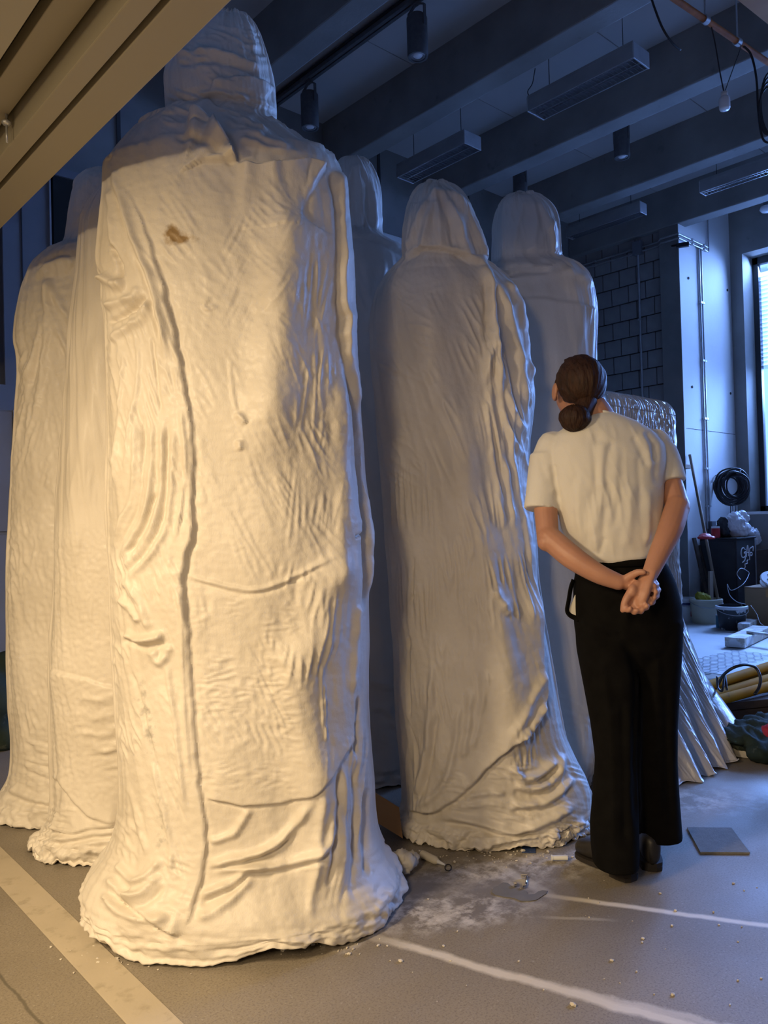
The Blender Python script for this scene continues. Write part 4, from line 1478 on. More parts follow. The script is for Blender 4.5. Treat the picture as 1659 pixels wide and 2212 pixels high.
# ---------------- brightly lit figure left of the biggest one
S5 = [
    ('s', 2.5, 60, .010, [(270, 1490), (220, 1478), (170, 1464), (100, 1446)]),
    ('r', 26, .016, [(232, 690), (208, 800), (190, 900), (176, 1000), (160, 1120), (142, 1250)]),
    ('r', 14, .010, [(250, 1270), (236, 1320), (246, 1400)]),
    ('r', 8, .007, [(170, 1506), (220, 1512), (258, 1500)]),
    ('r', 10, .006, [(160, 1545), (225, 1548), (262, 1532)]),
    ('r', 8, .007, [(175, 1583), (230, 1585), (262, 1568)]),
    ('r', 9, .010, [(195, 1612), (232, 1620), (262, 1605)]),
    ('s', 3, 40, .014, [(112, 1676), (130, 1690), (160, 1730), (200, 1765), (262, 1778)]),
    ('s', 3, 40, .020, [(108, 1790), (150, 1800), (200, 1790), (262, 1782)]),
    ('r', 9, .018, [(100, 1815), (150, 1812), (200, 1800), (262, 1796)]),
    ('r', 9, .018, [(105, 1830), (150, 1830), (210, 1815), (262, 1815)]),
    ('r', 6, -.014, [(110, 1822), (150, 1822), (205, 1808), (262, 1806)]),
]


def disp5(x, y, z):
    d = strokes(x, y, S5)
    d += folds(x, y, 92, 22, 160, .004, (120, 270, 480, 1400, 20), 61)
    d += folds(x, y, -8, 18, 110, .007, (140, 270, 1480, 1680, 20), 62)
    d += folds(x, y, 8, 11, 60, .012, (60, 270, 1740, 1870, 10), 63)
    d += .0022 * fbm(x / 9, y / 9, 35, 2) * soft_box(x, y, 90, 270, 1150, 1750, 40)
    return d


figure('draped_figure', 'bright cream plaster figure standing just left of the largest one', 3.0,
       [(345, 292), (310, 303), (280, 326), (252, 360), (226, 398), (204, 425), (188, 452), (177, 476), (172, 520), (168, 570), (160, 640), (151, 720), (140, 880), (128, 1050), (118, 1250), (107, 1440), (110, 1520), (112, 1620), (116, 1720), (110, 1770), (92, 1805), (70, 1838)],
       [(347, 292), (372, 300), (392, 330), (404, 380), (410, 430), (414, 500), (416, 700), (418, 1100), (420, 1500), (425, 1740), (432, 1838)],
       [(285, .7, .8), (480, .6, .6), (1000, .62, .6), (1700, .66, .6), (1838, .7, .55)], 460, 260, 2.4, disp5, 'plaster', [], .024, .11, 100)

# ---------------- leftmost figure
S6 = [
    ('r', 8, .016, [(103, 600), (95, 680), (70, 780), (50, 830)]),
    ('r', 8, .018, [(103, 600), (120, 700), (145, 760), (160, 800)]),
    ('r', 8, .014, [(103, 600), (130, 660), (165, 710)]),
    ('r', 8, .014, [(103, 600), (100, 720), (85, 840), (70, 920)]),
    ('r', 6, -.014, [(110, 630), (125, 720), (148, 790)]),
    ('r', 6, -.012, [(97, 650), (85, 760), (62, 850)]),
    ('s', 3, 40, .014, [(165, 565), (140, 555), (100, 570), (70, 590)]),
    ('r', 9, .016, [(20, 1700), (60, 1722), (120, 1735)]),
    ('r', 9, .016, [(10, 1730), (60, 1745), (130, 1752)]),
    ('r', 6, -.012, [(15, 1715), (60, 1734), (125, 1744)]),
]


def disp6(x, y, z):
    d = strokes(x, y, S6)
    d += folds(x, y, 105, 13, 150, .011, (25, 110, 700, 1050, 12), 71)
    d += folds(x, y, 75, 14, 130, .007, (100, 170, 640, 1100, 12), 72)
    d += folds(x, y, 80, 13, 50, .007, (15, 110, 1050, 1600, 15), 73)
    d += folds(x, y, 15, 12, 70, .012, (-40, 170, 1590, 1790, 12), 74)
    d += .003 * fbm(x / 12, y / 12, 37, 3)
    return d


figure('draped_figure', 'leftmost hooded plaster figure, shadowed, with streaky folds', 3.40,
       [(238, 372), (210, 374), (184, 380), (165, 396), (154, 440), (148, 490), (143, 520), (128, 536), (98, 548), (72, 572), (56, 610), (43, 660), (34, 715), (34, 742), (39, 770), (40, 850), (33, 950), (25, 1050), (18, 1200), (17, 1350), (21, 1500), (26, 1600), (22, 1670), (2, 1715), (-22, 1745), (-30, 1770)],
       [(240, 372), (268, 376), (292, 388), (310, 420), (318, 480), (322, 520), (345, 540), (380, 590), (390, 700), (392, 1000), (390, 1500), (400, 1650), (420, 1770)],
       [(365, .9, .95), (520, .8, .9), (620, .5, .7), (1500, .55, .75), (1770, .6, .8)], 400, 230, 2.2, disp6, 'plaster',
       [('hood', [(120, 350), (330, 350), (330, 540), (143, 528), (130, 500)])], .018, .11, 120)


# ---------------- low draped form with the glossy side, right of the person
def glossy_form():
    rows, nfr, nside, nback = 300, 210, 60, 70
    z_top = 1.84
    u0, u1, v0, v1 = 3.27, 4.10, 2.10, 2.50
    root = empty('draped_block', (3.7, 2.2, 0), 'low glossy draped plaster block with pleated skirt right of the person', 'sculpture')
    rad = .07
    # perimeter parameter: front (u0->u1 at v0), right side, back, left side
    segs = []
    s_front = [(u, v0) for u in np.linspace(u0 + rad, u1 - rad, nfr)]
    c1 = [(u1 - rad + rad * math.sin(a), v0 + rad - rad * math.cos(a)) for a in np.linspace(0, math.pi / 2, 16)[1:-1]]
    s_right = [(u1, v) for v in np.linspace(v0 + rad, v1 - rad, nside)]
    c2 = [(u1 - rad + rad * math.cos(a), v1 - rad + rad * math.sin(a)) for a in np.linspace(0, math.pi / 2, 10)[1:-1]]
    s_back = [(u, v1) for u in np.linspace(u1 - rad, u0 + rad, nback)]
    c3 = [(u0 + rad - rad * math.sin(a), v1 - rad + rad * math.cos(a)) for a in np.linspace(0, math.pi / 2, 10)[1:-1]]
    s_left = [(u0, v) for v in np.linspace(v1 - rad, v0 + rad, nside)]
    c4 = [(u0 + rad - rad * math.cos(a), v0 + rad - rad * math.sin(a)) for a in np.linspace(0, math.pi / 2, 10)[1:-1]]
    P = np.array(s_front + c1 + s_right + c2 + s_back + c3 + s_left + c4)
    n = len(P)
    S = np.concatenate([[0], np.cumsum(np.hypot(*np.diff(P, axis=0).T))])
    cen = np.array([(u0 + u1) / 2, (v0 + v1) / 2])
    tz = np.linspace(0, 1, rows)
    V = np.zeros((rows, n, 3))
    tang = np.roll(P, -1, 0) - np.roll(P, 1, 0)
    nor = np.stack([tang[:, 1], -tang[:, 0]], 1)
    nor /= np.linalg.norm(nor, axis=1, keepdims=True)
    front = sst(.2, .9, -nor[:, 1])
    right = sst(.2, .9, nor[:, 0])
    for i in range(rows):
        # top dome over the first rows
        if i < 26:
            a = i / 25 * math.pi / 2
            ins = .09 * (1 - math.sin(a)) + (0 if i else .0)
            z = z_top - .09 * (1 - math.cos(a)) if False else z_top - .09 + .09 * math.cos(a)
            Q = P - nor * ins
            if i < 6:
                Q = cen + (Q - cen) * (.12 + .88 * i / 6)
                z = z_top + .004
        else:
            z = (z_top - .09) * (1 - (i - 26) / (rows - 27))
            Q = P.copy()
        low = max(0.0, 1 - z / .66)
        fl = .40 * low ** 1.12
        # sag lines of the skirt run diagonally so the pleats lean outward to the right
        ph = S / .155 + .35 * math.sin(S.mean()) + low * 1.1 - .3
        pleat = .5 - .5 * np.cos(2 * np.pi * ph) + .25 * pn(S / .05, np.full(n, z / .8), 85)
        amp = .062 * low ** .8
        wr = .010 * np.clip(1 - np.abs(pn(S / .022, np.full(n, z / .30), 81)), 0, 1) ** 2 + .006 * np.clip(1 - np.abs(pn(S / .011, np.full(n, z / .10), 82)), 0, 1) ** 2
        wr = wr * (.45 + .55 * sst(.35, .9, z)) * 1.25
        off = front * (fl + amp * (pleat - .5)) + right * (-.15 * low ** 1.0) + wr + .012 * pn(S / .3, np.full(n, z / .4), 83)
        Q = Q + nor * off[:, None]
        Q[:, 0] += front * low * -.16 * (Q[:, 0] - u0) / (u1 - u0)
        V[i, :, :2] = Q
        V[i, :, 2] = z
    rag = .02 * np.abs(fbm(S * 6, S * 0, 91, 3))
    V[-1, :, 2] += rag
    V[-2, :, 2] += rag * .8
    idx = np.arange(rows * n).reshape(rows, n)
    F = np.stack([idx[:-1], np.roll(idx[:-1], -1, 1), np.roll(idx[1:], -1, 1), idx[1:]], -1).reshape(-1, 4)
    Vf = V.reshape(-1, 3)
    r = F[:, 0] // n
    for nm, m in (('cover', V[r, 0, 2] > .80), ('skirt', V[r, 0, 2] <= .80)):
        sel = F[m][:, ::-1]
        u, inv = np.unique(sel, return_inverse=True)
        link_mesh(nm, np_mesh(nm, Vf[u], inv.reshape(-1, 4)), M['plaster_gloss'], root, True)


glossy_form()

# ================================================================== THE PERSON
PD = 2.60
per = empty('person', (0, 0, 0), 'person in cream T-shirt and black trousers, hands clasped behind back', 'person')
pf = W(1345, 1890, PD)
per.location = (pf[0], pf[1], 0)
ORG[per.name] = np.array([pf[0], pf[1], 0])


def wp_(l):
    return [W(*p) for p in l]


def loft_px(mb, rows, D, seg=36, nexp=2.3, shift=None):
    """rows (y, xl, xr, b_back, b_front[, dD]) -> closed loft; b_back is towards the camera"""
    R = np.array([r[:5] for r in rows], float)
    dD = np.array([r[5] if len(r) > 5 else 0 for r in rows], float)
    ys = np.linspace(R[0, 0], R[-1, 0], 60)
    cols = [np.interp(ys, R[:, 0], R[:, k]) for k in range(1, 5)]
    k3 = np.array([.25, .5, .25])
    cols = [np.convolve(np.pad(c, 1, mode='edge'), k3, 'valid') for c in cols]
    dd = np.interp(ys, R[:, 0], dD)
    rings = []
    for i, y in enumerate(ys):
        pl, pr = W(cols[0][i], y, D + dd[i]), W(cols[1][i], y, D + dd[i])
        c = (pl + pr) / 2
        a = np.linalg.norm(pr - pl) / 2
        ring = []
        for k in range(seg):
            t = k / seg * 2 * math.pi
            cs, sn = math.cos(t), math.sin(t)
            e = 2 / nexp
            x = math.copysign(abs(cs) ** e, cs) * a
            b = cols[2][i] if sn > 0 else cols[3][i]
            yv = math.copysign(abs(sn) ** e, sn) * b
            ring.append(mb.bm.verts.new(c + RH * x - FH * yv))
        rings.append(ring)
    for A, B in zip(rings, rings[1:]):
        for k in range(seg):
            mb.bm.faces.new((A[k], A[(k + 1) % seg], B[(k + 1) % seg], B[k]))
    mb.bm.faces.new(rings[0][::-1])
    mb.bm.faces.new(rings[-1])
    return mb


def chain(mb, pts, rad, n=5, seg=14, flat=1.0):
    """smooth tapered limb with rounded ends"""
    P = smooth_poly(pts, n)
    r = np.interp(np.linspace(0, 1, len(P)), np.linspace(0, 1, len(rad)), rad)
    t0 = P[0] - P[1]
    t0 /= np.linalg.norm(t0)
    t1 = P[-1] - P[-2]
    t1 /= np.linalg.norm(t1)
    P = np.vstack([P[0] + t0 * r[0] * .8, P[0] + t0 * r[0] * .45, P, P[-1] + t1 * r[-1] * .45, P[-1] + t1 * r[-1] * .8])
    r = np.concatenate([[r[0] * .35, r[0] * .85], r, [r[-1] * .85, r[-1] * .35]])
    mb.tube(P, [(x, x * flat) for x in r], seg)
    return mb


# ---- skin: head, neck, arms, hands and the trunk inside the clothes, one surface
b = MB()
# head frame: looking away, up and a little to the left
yawh, tilt = math.radians(10), math.radians(20)
hf = FH * math.cos(yawh) - RH * math.sin(yawh)          # face direction (level)
hr = np.cross(hf, ZU)
hfu = hf * math.cos(tilt) + ZU * math.sin(tilt)
huu = -hf * math.sin(tilt) + ZU * math.cos(tilt)
HM = np.stack([hr, hfu, huu], 1)                        # local x right, y face, z crown
HC = W(1250, 832, PD + .03)


def hp(x, y, z):
    return HC + HM @ np.array([x, y, z])


b.ball(hp(0, -.006, .010), (.074, .092, .084), HM)
b.ball(hp(0, .030, -.040), (.060, .066, .075), HM)
b.ball(hp(0, .055, -.085), (.038, .034, .032), HM, 2)
b.ball(hp(0, .098, -.035), (.012, .018, .022), HM, 2)
b.ball(hp(0, .092, -.064), (.022, .010, .006), HM, 2)
b.ball(hp(0, .092, -.074), (.018, .010, .006), HM, 2)
for s in (-1, 1):
    b.ball(hp(s * .030, .085, -.006), (.018, .012, .009), HM, 2)
    b.ball(hp(s * .084, -.002, -.022), (.008, .020, .032), HM, 2)
    b.ball(hp(s * .077, .004, -.046), (.007, .011, .012), HM, 2)
chain(b, [hp(0, -.02, -.05), W(1276, 880, PD + .01), W(1295, 910, PD + .01), W(1305, 950, PD + .01)], [.050, .052, .056, .07])
loft_px(b, [(915, 1255, 1355, .05, .05), (950, 1215, 1400, .07, .07), (1000, 1205, 1415, .085, .085), (1100, 1225, 1410, .09, .09), (1190, 1258, 1400, .085, .085), (1260, 1262, 1430, .09, .09), (1330, 1262, 1440, .09, .08)], PD, 20)
chain(b, [W(1300, 1300, PD), W(1319, 1480, PD - .01), W(1330, 1640, PD - .01), W(1328, 1835, PD - .02)], [.06, .042, .036, .032])
chain(b, [W(1400, 1300, PD), W(1414, 1480, PD + .05), W(1415, 1640, PD + .10), W(1424, 1785, PD + .12)], [.06, .038, .034, .032])
# arms
chain(b, [W(1188, 975, 2.62), W(1178, 1070, 2.60), W(1184, 1168, 2.535)], [.040, .040, .036])
chain(b, [W(1184, 1160, 2.535), W(1235, 1203, 2.475), W(1290, 1238, 2.44), W(1338, 1258, 2.425)], [.040, .039, .032, .0255])
chain(b, [W(1420, 982, 2.62), W(1446, 1040, 2.60), W(1464, 1096, 2.535)], [.040, .040, .038])
chain(b, [W(1464, 1092, 2.535), W(1448, 1142, 2.475), W(1424, 1195, 2.435), W(1404, 1240, 2.405)], [.040, .039, .032, .025])
b.ball(W(1180, 1172, 2.520), (.030, .030, .030), None, 2)
b.ball(W(1470, 1098, 2.520), (.030, .030, .030), None, 2)
# right hand: back of the hand on the left palm, palm towards the viewer, fingers curled, thumb hanging on the left
chain(b, [W(1404, 1236, 2.405), W(1393, 1258, 2.398), W(1384, 1280, 2.395), W(1378, 1296, 2.395)], [.027, .033, .038, .036], flat=.52)
fr_ = [((1360, 1296), (1354, 1308), (1356, 1318), (1362, 1314)), ((1371, 1300), (1368, 1314), (1370, 1323), (1376, 1318)),
       ((1383, 1300), (1382, 1313), (1384, 1321), (1388, 1316)), ((1394, 1295), (1395, 1306), (1396, 1313), (1398, 1308))]
for i, q in enumerate(fr_):
    chain(b, [W(*q[0], 2.392), W(*q[1], 2.385), W(*q[2], 2.368), W(*q[3], 2.356)], [.0105, .0100, .0092, .0080], 4, 10)
chain(b, [W(1377, 1262, 2.395), W(1362, 1280, 2.385), W(1350, 1300, 2.380), W(1345, 1319, 2.380)], [.015, .0135, .0115, .0085], 4, 10)
b.ball(W(1368, 1276, 2.385), (.020, .016, .022), None, 2)
# left hand: lies behind the right one, its fingertips come round the right edge, thumb across the wrist
chain(b, [W(1336, 1257, 2.428), W(1356, 1264, 2.432), W(1378, 1270, 2.436), W(1394, 1274, 2.436)], [.025, .031, .036, .034], flat=.55)
lf = [((1392, 1254), (1408, 1256), (1418, 1262), (1414, 1266)), ((1394, 1266), (1411, 1268), (1422, 1274), (1416, 1279)),
      ((1392, 1278), (1409, 1281), (1419, 1287), (1413, 1291)), ((1388, 1290), (1402, 1294), (1410, 1300), (1406, 1303))]
for q in lf:
    chain(b, [W(*q[0], 2.432), W(*q[1], 2.422), W(*q[2], 2.398), W(*q[3], 2.376)], [.0105, .0100, .0092, .0080], 4, 10)
chain(b, [W(1350, 1252, 2.418), W(1366, 1242, 2.402), W(1380, 1236, 2.388), W(1392, 1236, 2.378)], [.014, .0125, .011, .0085], 4, 10)
body = b.build('body', M['skin'], per)
remesh(body, .0042, 3, .5)

# ---- T-shirt
b = MB()
loft_px(b, [(893, 1282, 1322, .045, .05, .01), (899, 1262, 1340, .06, .06), (912, 1232, 1372, .078, .075), (935, 1200, 1408, .098, .09), (965, 1184, 1432, .112, .10), (1000, 1184, 1436, .120, .105), (1050, 1196, 1430, .124, .108),
            (1100, 1206, 1429, .124, .11), (1140, 1214, 1428, .122, .11), (1175, 1232, 1424, .120, .108), (1200, 1246, 1420, .116, .105), (1214, 1252, 1418, .105, .10)], PD, 48)
chain(b, [W(1196, 962, 2.62), W(1182, 1000, 2.62), W(1173, 1050, 2.61)], [.056, .056, .056])
b.tube(wp_([(1182, 985, 2.62), (1176, 1030, 2.615), (1172, 1070, 2.605), (1169, 1102, 2.595)]), [(.058, .058), (.056, .058), (.055, .058), (.057, .06)], 24)
chain(b, [W(1410, 958, 2.62), W(1426, 985, 2.62), W(1438, 1010, 2.61)], [.058, .056, .054])
b.tube(wp_([(1424, 975, 2.62), (1436, 1000, 2.615), (1444, 1022, 2.605), (1450, 1042, 2.595)]), [(.056, .058), (.053, .058), (.05, .056), (.048, .056)], 24)
shirt = b.build('t_shirt', M['shirt'], per)
me = remesh(shirt, .0055, 5, .5)
ST = [
    ('r', 9, -.010, [(1290, 930), (1284, 980), (1286, 1040), (1280, 1110)]),
    ('r', 10, .010, [(1300, 950), (1302, 1000), (1300, 1060)]),
    ('r', 8, -.010, [(1322, 950), (1308, 1010), (1318, 1060), (1322, 1110)]),
    ('r', 9, .008, [(1332, 960), (1330, 1020), (1334, 1090)]),
    ('r', 8, -.009, [(1368, 940), (1385, 980), (1400, 1010)]),
    ('r', 8, -.009, [(1392, 930), (1410, 960), (1416, 1000)]),
    ('r', 8, .009, [(1380, 930), (1402, 972), (1412, 1020)]),
    ('r', 7, -.008, [(1417, 950), (1414, 1000), (1420, 1050)]),
    ('r', 7, -.009, [(1197, 1000), (1200, 1050), (1206, 1085)]),
    ('r', 8, .008, [(1180, 1000), (1190, 1040), (1202, 1070)]),
    ('r', 8, -.007, [(1160, 980), (1178, 1020), (1196, 1060)]),
    ('r', 9, -.008, [(1240, 1020), (1236, 1090), (1244, 1160)]),
    ('r', 9, .009, [(1250, 1040), (1248, 1110), (1258, 1180)]),
    ('r', 9, -.008, [(1272, 1060), (1264, 1130), (1272, 1190)]),
    ('r', 9, .008, [(1290, 1080), (1282, 1150), (1290, 1195)]),
    ('r', 9, -.008, [(1310, 1090), (1304, 1150), (1298, 1198)]),
    ('r', 8, -.008, [(1340, 1020), (1336, 1090), (1320, 1150)]),
    ('r', 10, .008, [(1362, 1040), (1360, 1120), (1350, 1190)]),
    ('r', 8, -.008, [(1376, 980), (1382, 1060), (1384, 1140)]),
    ('r', 8, .008, [(1400, 1050), (1402, 1120), (1396, 1180)]),
    ('r', 7, -.008, [(1412, 1100), (1410, 1150), (1400, 1190)]),
    ('r', 6, -.008, [(1296, 1200), (1300, 1180), (1310, 1160)]),
    ('r', 7, .010, [(1255, 1196), (1300, 1206), (1330, 1212), (1380, 1204), (1410, 1192)]),
]
V = get_co(me) + ORG[per.name]
Nn = get_no(me)
x, y = proj(V)
fc = ((C0 - V) * Nn).sum(1) / np.linalg.norm(C0 - V, axis=1)
fr = sst(0, .3, fc)
dsp = .55 * strokes(x, y, ST) * fr + folds(x, y, 84, 22, 120, .0045, (1225, 1420, 1060, 1205, 20), 201) * fr + folds(x, y, 70, 26, 90, .0035, (1200, 1420, 920, 1080, 25), 202) * fr
set_co(me, V + Nn * dsp[:, None] - ORG[per.name])
# neckband
nb = []
for k in range(28):
    a = k / 28 * 2 * math.pi
    c = W(1302, 895, PD + .005)
    nb.append(c + RH * .040 * math.cos(a) - FH * .046 * math.sin(a) + ZU * (.004 * math.sin(a) - .012 * math.cos(a)) - ZU * .004)
MB().tube(nb, (.006), 8, closed=True).build('neckband', M['shirt'], shirt, True)

# ---- trousers
b = MB()
loft_px(b, [(1203, 1256, 1422, .105, .10), (1225, 1246, 1440, .110, .102), (1262, 1240, 1456, .122, .105), (1310, 1240, 1468, .128, .105), (1350, 1242, 1469, .124, .10), (1400, 1250, 1464, .10, .09), (1450, 1300, 1420, .04, .04)], PD, 44)
loft_px(b, [(1340, 1244, 1368, .11, .095, .0), (1400, 1247, 1374, .105, .09, -.0), (1480, 1262, 1376, .09, .08, -.01), (1560, 1277, 1374, .08, .075, -.01), (1640, 1288, 1372, .078, .075, -.01), (1700, 1284, 1374, .082, .08, -.015), (1780, 1277, 1376, .088, .085, -.02), (1832, 1279, 1377, .09, .088, -.02), (1868, 1284, 1376, .088, .088, -.02)], PD, 34)
loft_px(b, [(1340, 1342, 1470, .11, .095, .0), (1400, 1348, 1468, .105, .09, .02), (1480, 1364, 1464, .085, .08, .05), (1560, 1370, 1460, .078, .075, .08), (1640, 1372, 1459, .078, .075, .10), (1700, 1374, 1462, .08, .08, .11), (1760, 1376, 1466, .085, .085, .12), (1806, 1378, 1469, .09, .085, .12)], PD, 34)
tro = b.build('trousers', M['trouser'], per)
me = remesh(tro, .0065, 4, .5)
V = get_co(me) + ORG[per.name]
Nn = get_no(me)
x, y = proj(V)
TR = [('r', 9, -.012, [(1330, 1370), (1368, 1420), (1378, 1500), (1374, 1650), (1376, 1800)]), ('r', 10, .008, [(1300, 1420), (1318, 1560), (1322, 1700), (1328, 1850)]),
      ('r', 9, -.007, [(1345, 1500), (1350, 1650), (1352, 1840)]), ('r', 10, .008, [(1420, 1400), (1418, 1560), (1424, 1780)]), ('r', 8, -.006, [(1440, 1480), (1442, 1640), (1450, 1790)]),
      ('r', 9, .006, [(1350, 1222), (1352, 1290), (1356, 1360)]), ('r', 8, -.006, [(1260, 1350), (1310, 1375), (1350, 1372)])]
fc = ((C0 - V) * Nn).sum(1) / np.linalg.norm(C0 - V, axis=1)
set_co(me, V + Nn * (strokes(x, y, TR) * sst(0, .3, fc))[:, None] - ORG[per.name])
wb = []
for k in range(40):
    a = k / 40 * 2 * math.pi
    c = W(1340, 1212, PD)
    wb.append(c + RH * .138 * math.cos(a) - FH * (.112 if math.sin(a) > 0 else .106) * math.sin(a))
MB().tube(wb, [(.006, .014)] * 40, 8, closed=True).build('waistband', M['trouser'], tro, True)
# turned-out pocket flap on the left hip
fl = [W(1239, 1252, PD - .02), W(1233, 1270, PD - .02), W(1228, 1300, PD - .02), W(1225, 1318, PD - .02), W(1230, 1328, PD - .02), W(1241, 1334, PD - .02), W(1252, 1338, PD - .03)]
MB().tube(smooth_poly(fl, 4), [(.004, .012)] * (4 * (len(fl) - 1) + 1), 8).build('pocket_edge', M['trouser'], tro, True)
MB().poly([W(1243, 1285, PD - .015), W(1229, 1318, PD - .015), W(1232, 1326, PD - .015), W(1246, 1331, PD - .015)], FH * .006).build('pocket_lining', M['shirt'], tro)


# ---- shoes
def shoe(heel, toe, name, tilt=0):
    heel, toe = np.array([heel[0], heel[1], 0]), np.array([toe[0], toe[1], 0])
    d = toe - heel
    L = np.linalg.norm(d)
    d /= L
    s = np.array([d[1], -d[0], 0])
    root = MB()
    n = 22
    rings = []
    for i in range(n):
        t = i / (n - 1)
        w = np.interp(t, [0, .04, .15, .4, .7, .88, .97, 1], [.012, .028, .035, .036, .047, .045, .028, .008])
        h = np.interp(t, [0, .08, .3, .5, .7, .9, 1], [.075, .095, .10, .085, .062, .05, .035])
        z0 = .024
        c = heel + d * (t * L)
        ring = []
        for k in range(16):
            a = k / 16 * 2 * math.pi
            cs, sn = math.cos(a), math.sin(a)
            ring.append(root.bm.verts.new(c + s * w * math.copysign(abs(cs) ** .75, cs) + ZU * (z0 + h * .5 + h * .5 * math.copysign(abs(sn) ** .7, sn))))
        rings.append(ring)
    for A, B in zip(rings, rings[1:]):
        for k in range(16):
            root.bm.faces.new((A[k], A[(k + 1) % 16], B[(k + 1) % 16], B[k]))
    root.bm.faces.new(rings[0])
    root.bm.faces.new(rings[-1])
    o = root.build(name, M['shoe'], per, True)
    so = MB()
    out = []
    for sg in (1, -1):
        for t in (np.linspace(0, 1, 16) if sg > 0 else np.linspace(1, 0, 16)):
            w = np.interp(t, [0, .04, .15, .4, .7, .88, .97, 1], [.014, .032, .039, .038, .050, .048, .032, .010])
            out.append(heel + d * (t * L) + s * sg * w + ZU * .014)
    so.poly(out, (0, 0, .014))
    so.build('sole', M['sole'], o)
    hb = MB()
    hp_ = []
    for sg in (1, -1):
        for t in (np.linspace(0, .30, 8) if sg > 0 else np.linspace(.30, 0, 8)):
            w = np.interp(t, [0, .04, .15, .4], [.014, .032, .038, .037])
            hp_.append(heel + d * (t * L) + s * sg * w + ZU * .001)
    hb.poly(hp_, (0, 0, .014)).build('heel', M['sole'], o)
    return o


hl = onz(1372, 1908, 0)
tl = onz(1256, 1858, 0)
shoe(hl[:2] + FH[:2] * .01, tl[:2] + FH[:2] * .03, 'shoe')
hr_ = onz(1410, 1884, 0)
shoe(hr_[:2], hr_[:2] + FH[:2] * .25 + RH[:2] * .05, 'shoe')

# ---- hair: cap combed back into a low bun
rows, segs = 90, 140
V = np.zeros((rows, segs, 3))
tail = np.array([.0, -.085, -.055])
for i in range(rows):
    ph = math.pi * (i + .5) / rows
    for k in range(segs):
        t = 2 * math.pi * k / segs
        dl = np.array([math.sin(ph) * math.cos(t), math.sin(ph) * math.sin(t), math.cos(ph)])
        rr = np.array([.0835, .101, .093])
        p = dl * rr + np.array([0, -.008, .010])
        # keep the face, ears and throat free
        fwd = dl[1]
        cut = max(0.0, fwd - .18) * 1.4 if dl[2] < .72 else max(0, fwd - .6)
        low = max(0.0, -dl[2] - .62) * 1.2
        side = max(0.0, -dl[2] - .05) * max(0, fwd + .25) * 1.6
        p = p * (1 - min(.30, .28 * min(1, (cut + low + side) * 2.2)))
        # strands running to the tie
        ang = math.atan2(p[0] - tail[0], p[2] - tail[2] + .02)
        st = pn(np.array([ang * 9.0]), np.array([dl[1] * 1.5]), 300)[0] * .0022 + pn(np.array([ang * 26.0]), np.array([dl[1] * 2.0]), 301)[0] * .0012
        V[i, k] = hp(*(p * (1 + st / .09)))
idx = np.arange(rows * segs).reshape(rows, segs)
F = np.stack([idx[:-1], np.roll(idx[:-1], -1, 1), np.roll(idx[1:], -1, 1), idx[1:]], -1).reshape(-1, 4)[:, ::-1]
hair = link_mesh('hair', np_mesh('hair', V.reshape(-1, 3), F), M['hair'], per, True)
bc = W(1241, 903, PD - .075)
bun = np.zeros((40, 90, 3))
for i in range(40):
    ph = math.pi * (i + .5) / 40
    for k in range(90):
        t = 2 * math.pi * k / 90
        dl = np.array([math.sin(ph) * math.cos(t), math.sin(ph) * math.sin(t), math.cos(ph)])
        a2 = math.atan2(dl[0], dl[1] + .3)
        g = 1 + .06 * pn(np.array([a2 * 5 + dl[2]]), np.array([dl[2] * 1.2]), 310)[0] + .035 * pn(np.array([a2 * 16 + dl[2] * 2]), np.array([dl[2] * 2]), 311)[0]
        bun[i, k] = bc + g * (RH * dl[0] * .050 + FH * dl[1] * .038 + ZU * dl[2] * .044)
idx = np.arange(40 * 90).reshape(40, 90)
F = np.stack([idx[:-1], np.roll(idx[:-1], -1, 1), np.roll(idx[1:], -1, 1), idx[1:]], -1).reshape(-1, 4)[:, ::-1]
link_mesh('hair_bun', np_mesh('hair_bun', bun.reshape(-1, 3), F), M['hair'], hair, True)
b = MB()
chain(b, [hp(0, -.075, -.040), (hp(0, -.09, -.065) + bc) / 2, bc], [.036, .026, .034])
b.build('hair_tail', M['hair'], hair, True)

# ================================================================== BACKGROUND CLUTTER ON THE RIGHT
# cable coil hanging on the pier
qc = onv(1581, 1052, Y_PIER - .20)
co = empty('cable_coil', qc, 'big coil of black cable hung on the pale pier near the window', 'cable coil')
hv = np.array([.80, -.60, 0])          # turns lie in a plane half turned to the room
hn = np.array([-.60, -.80, 0])
for k in range(20):
    pts = []
    rr = random.uniform(.125, .205)
    oy, oz = random.uniform(-.11, .11), random.uniform(-.03, .03)
    ph = random.uniform(0, 6)
    for i in range(30):
        a = i / 30 * 2 * math.pi
        pts.append(qc + hv * rr * math.cos(a) + hn * (oy + .012 * math.sin(2 * a + ph)) + ZU * (oz + rr * 1.02 * math.sin(a) + .005 * math.sin(3 * a + ph)))
    MB().tube(pts, .010, 7, closed=True).build('cable_turn', M['cable'], co, True)
for k in range(3):
    MB().tube([(qc[0] - .05 + .06 * k, qc[1], qc[2] - .18), (qc[0] - .04 + .065 * k, qc[1] + .01, qc[2] - .42)], .005, 6).build('loose_end', M['cable'], co)
MB().tube([(qc[0], Y_PIER, qc[2] + .15), (qc[0], qc[1] - .1, qc[2] + .16), (qc[0], qc[1] - .11, qc[2] + .2)], .010, 8).build('wall_hook', M['galv'], co, True)

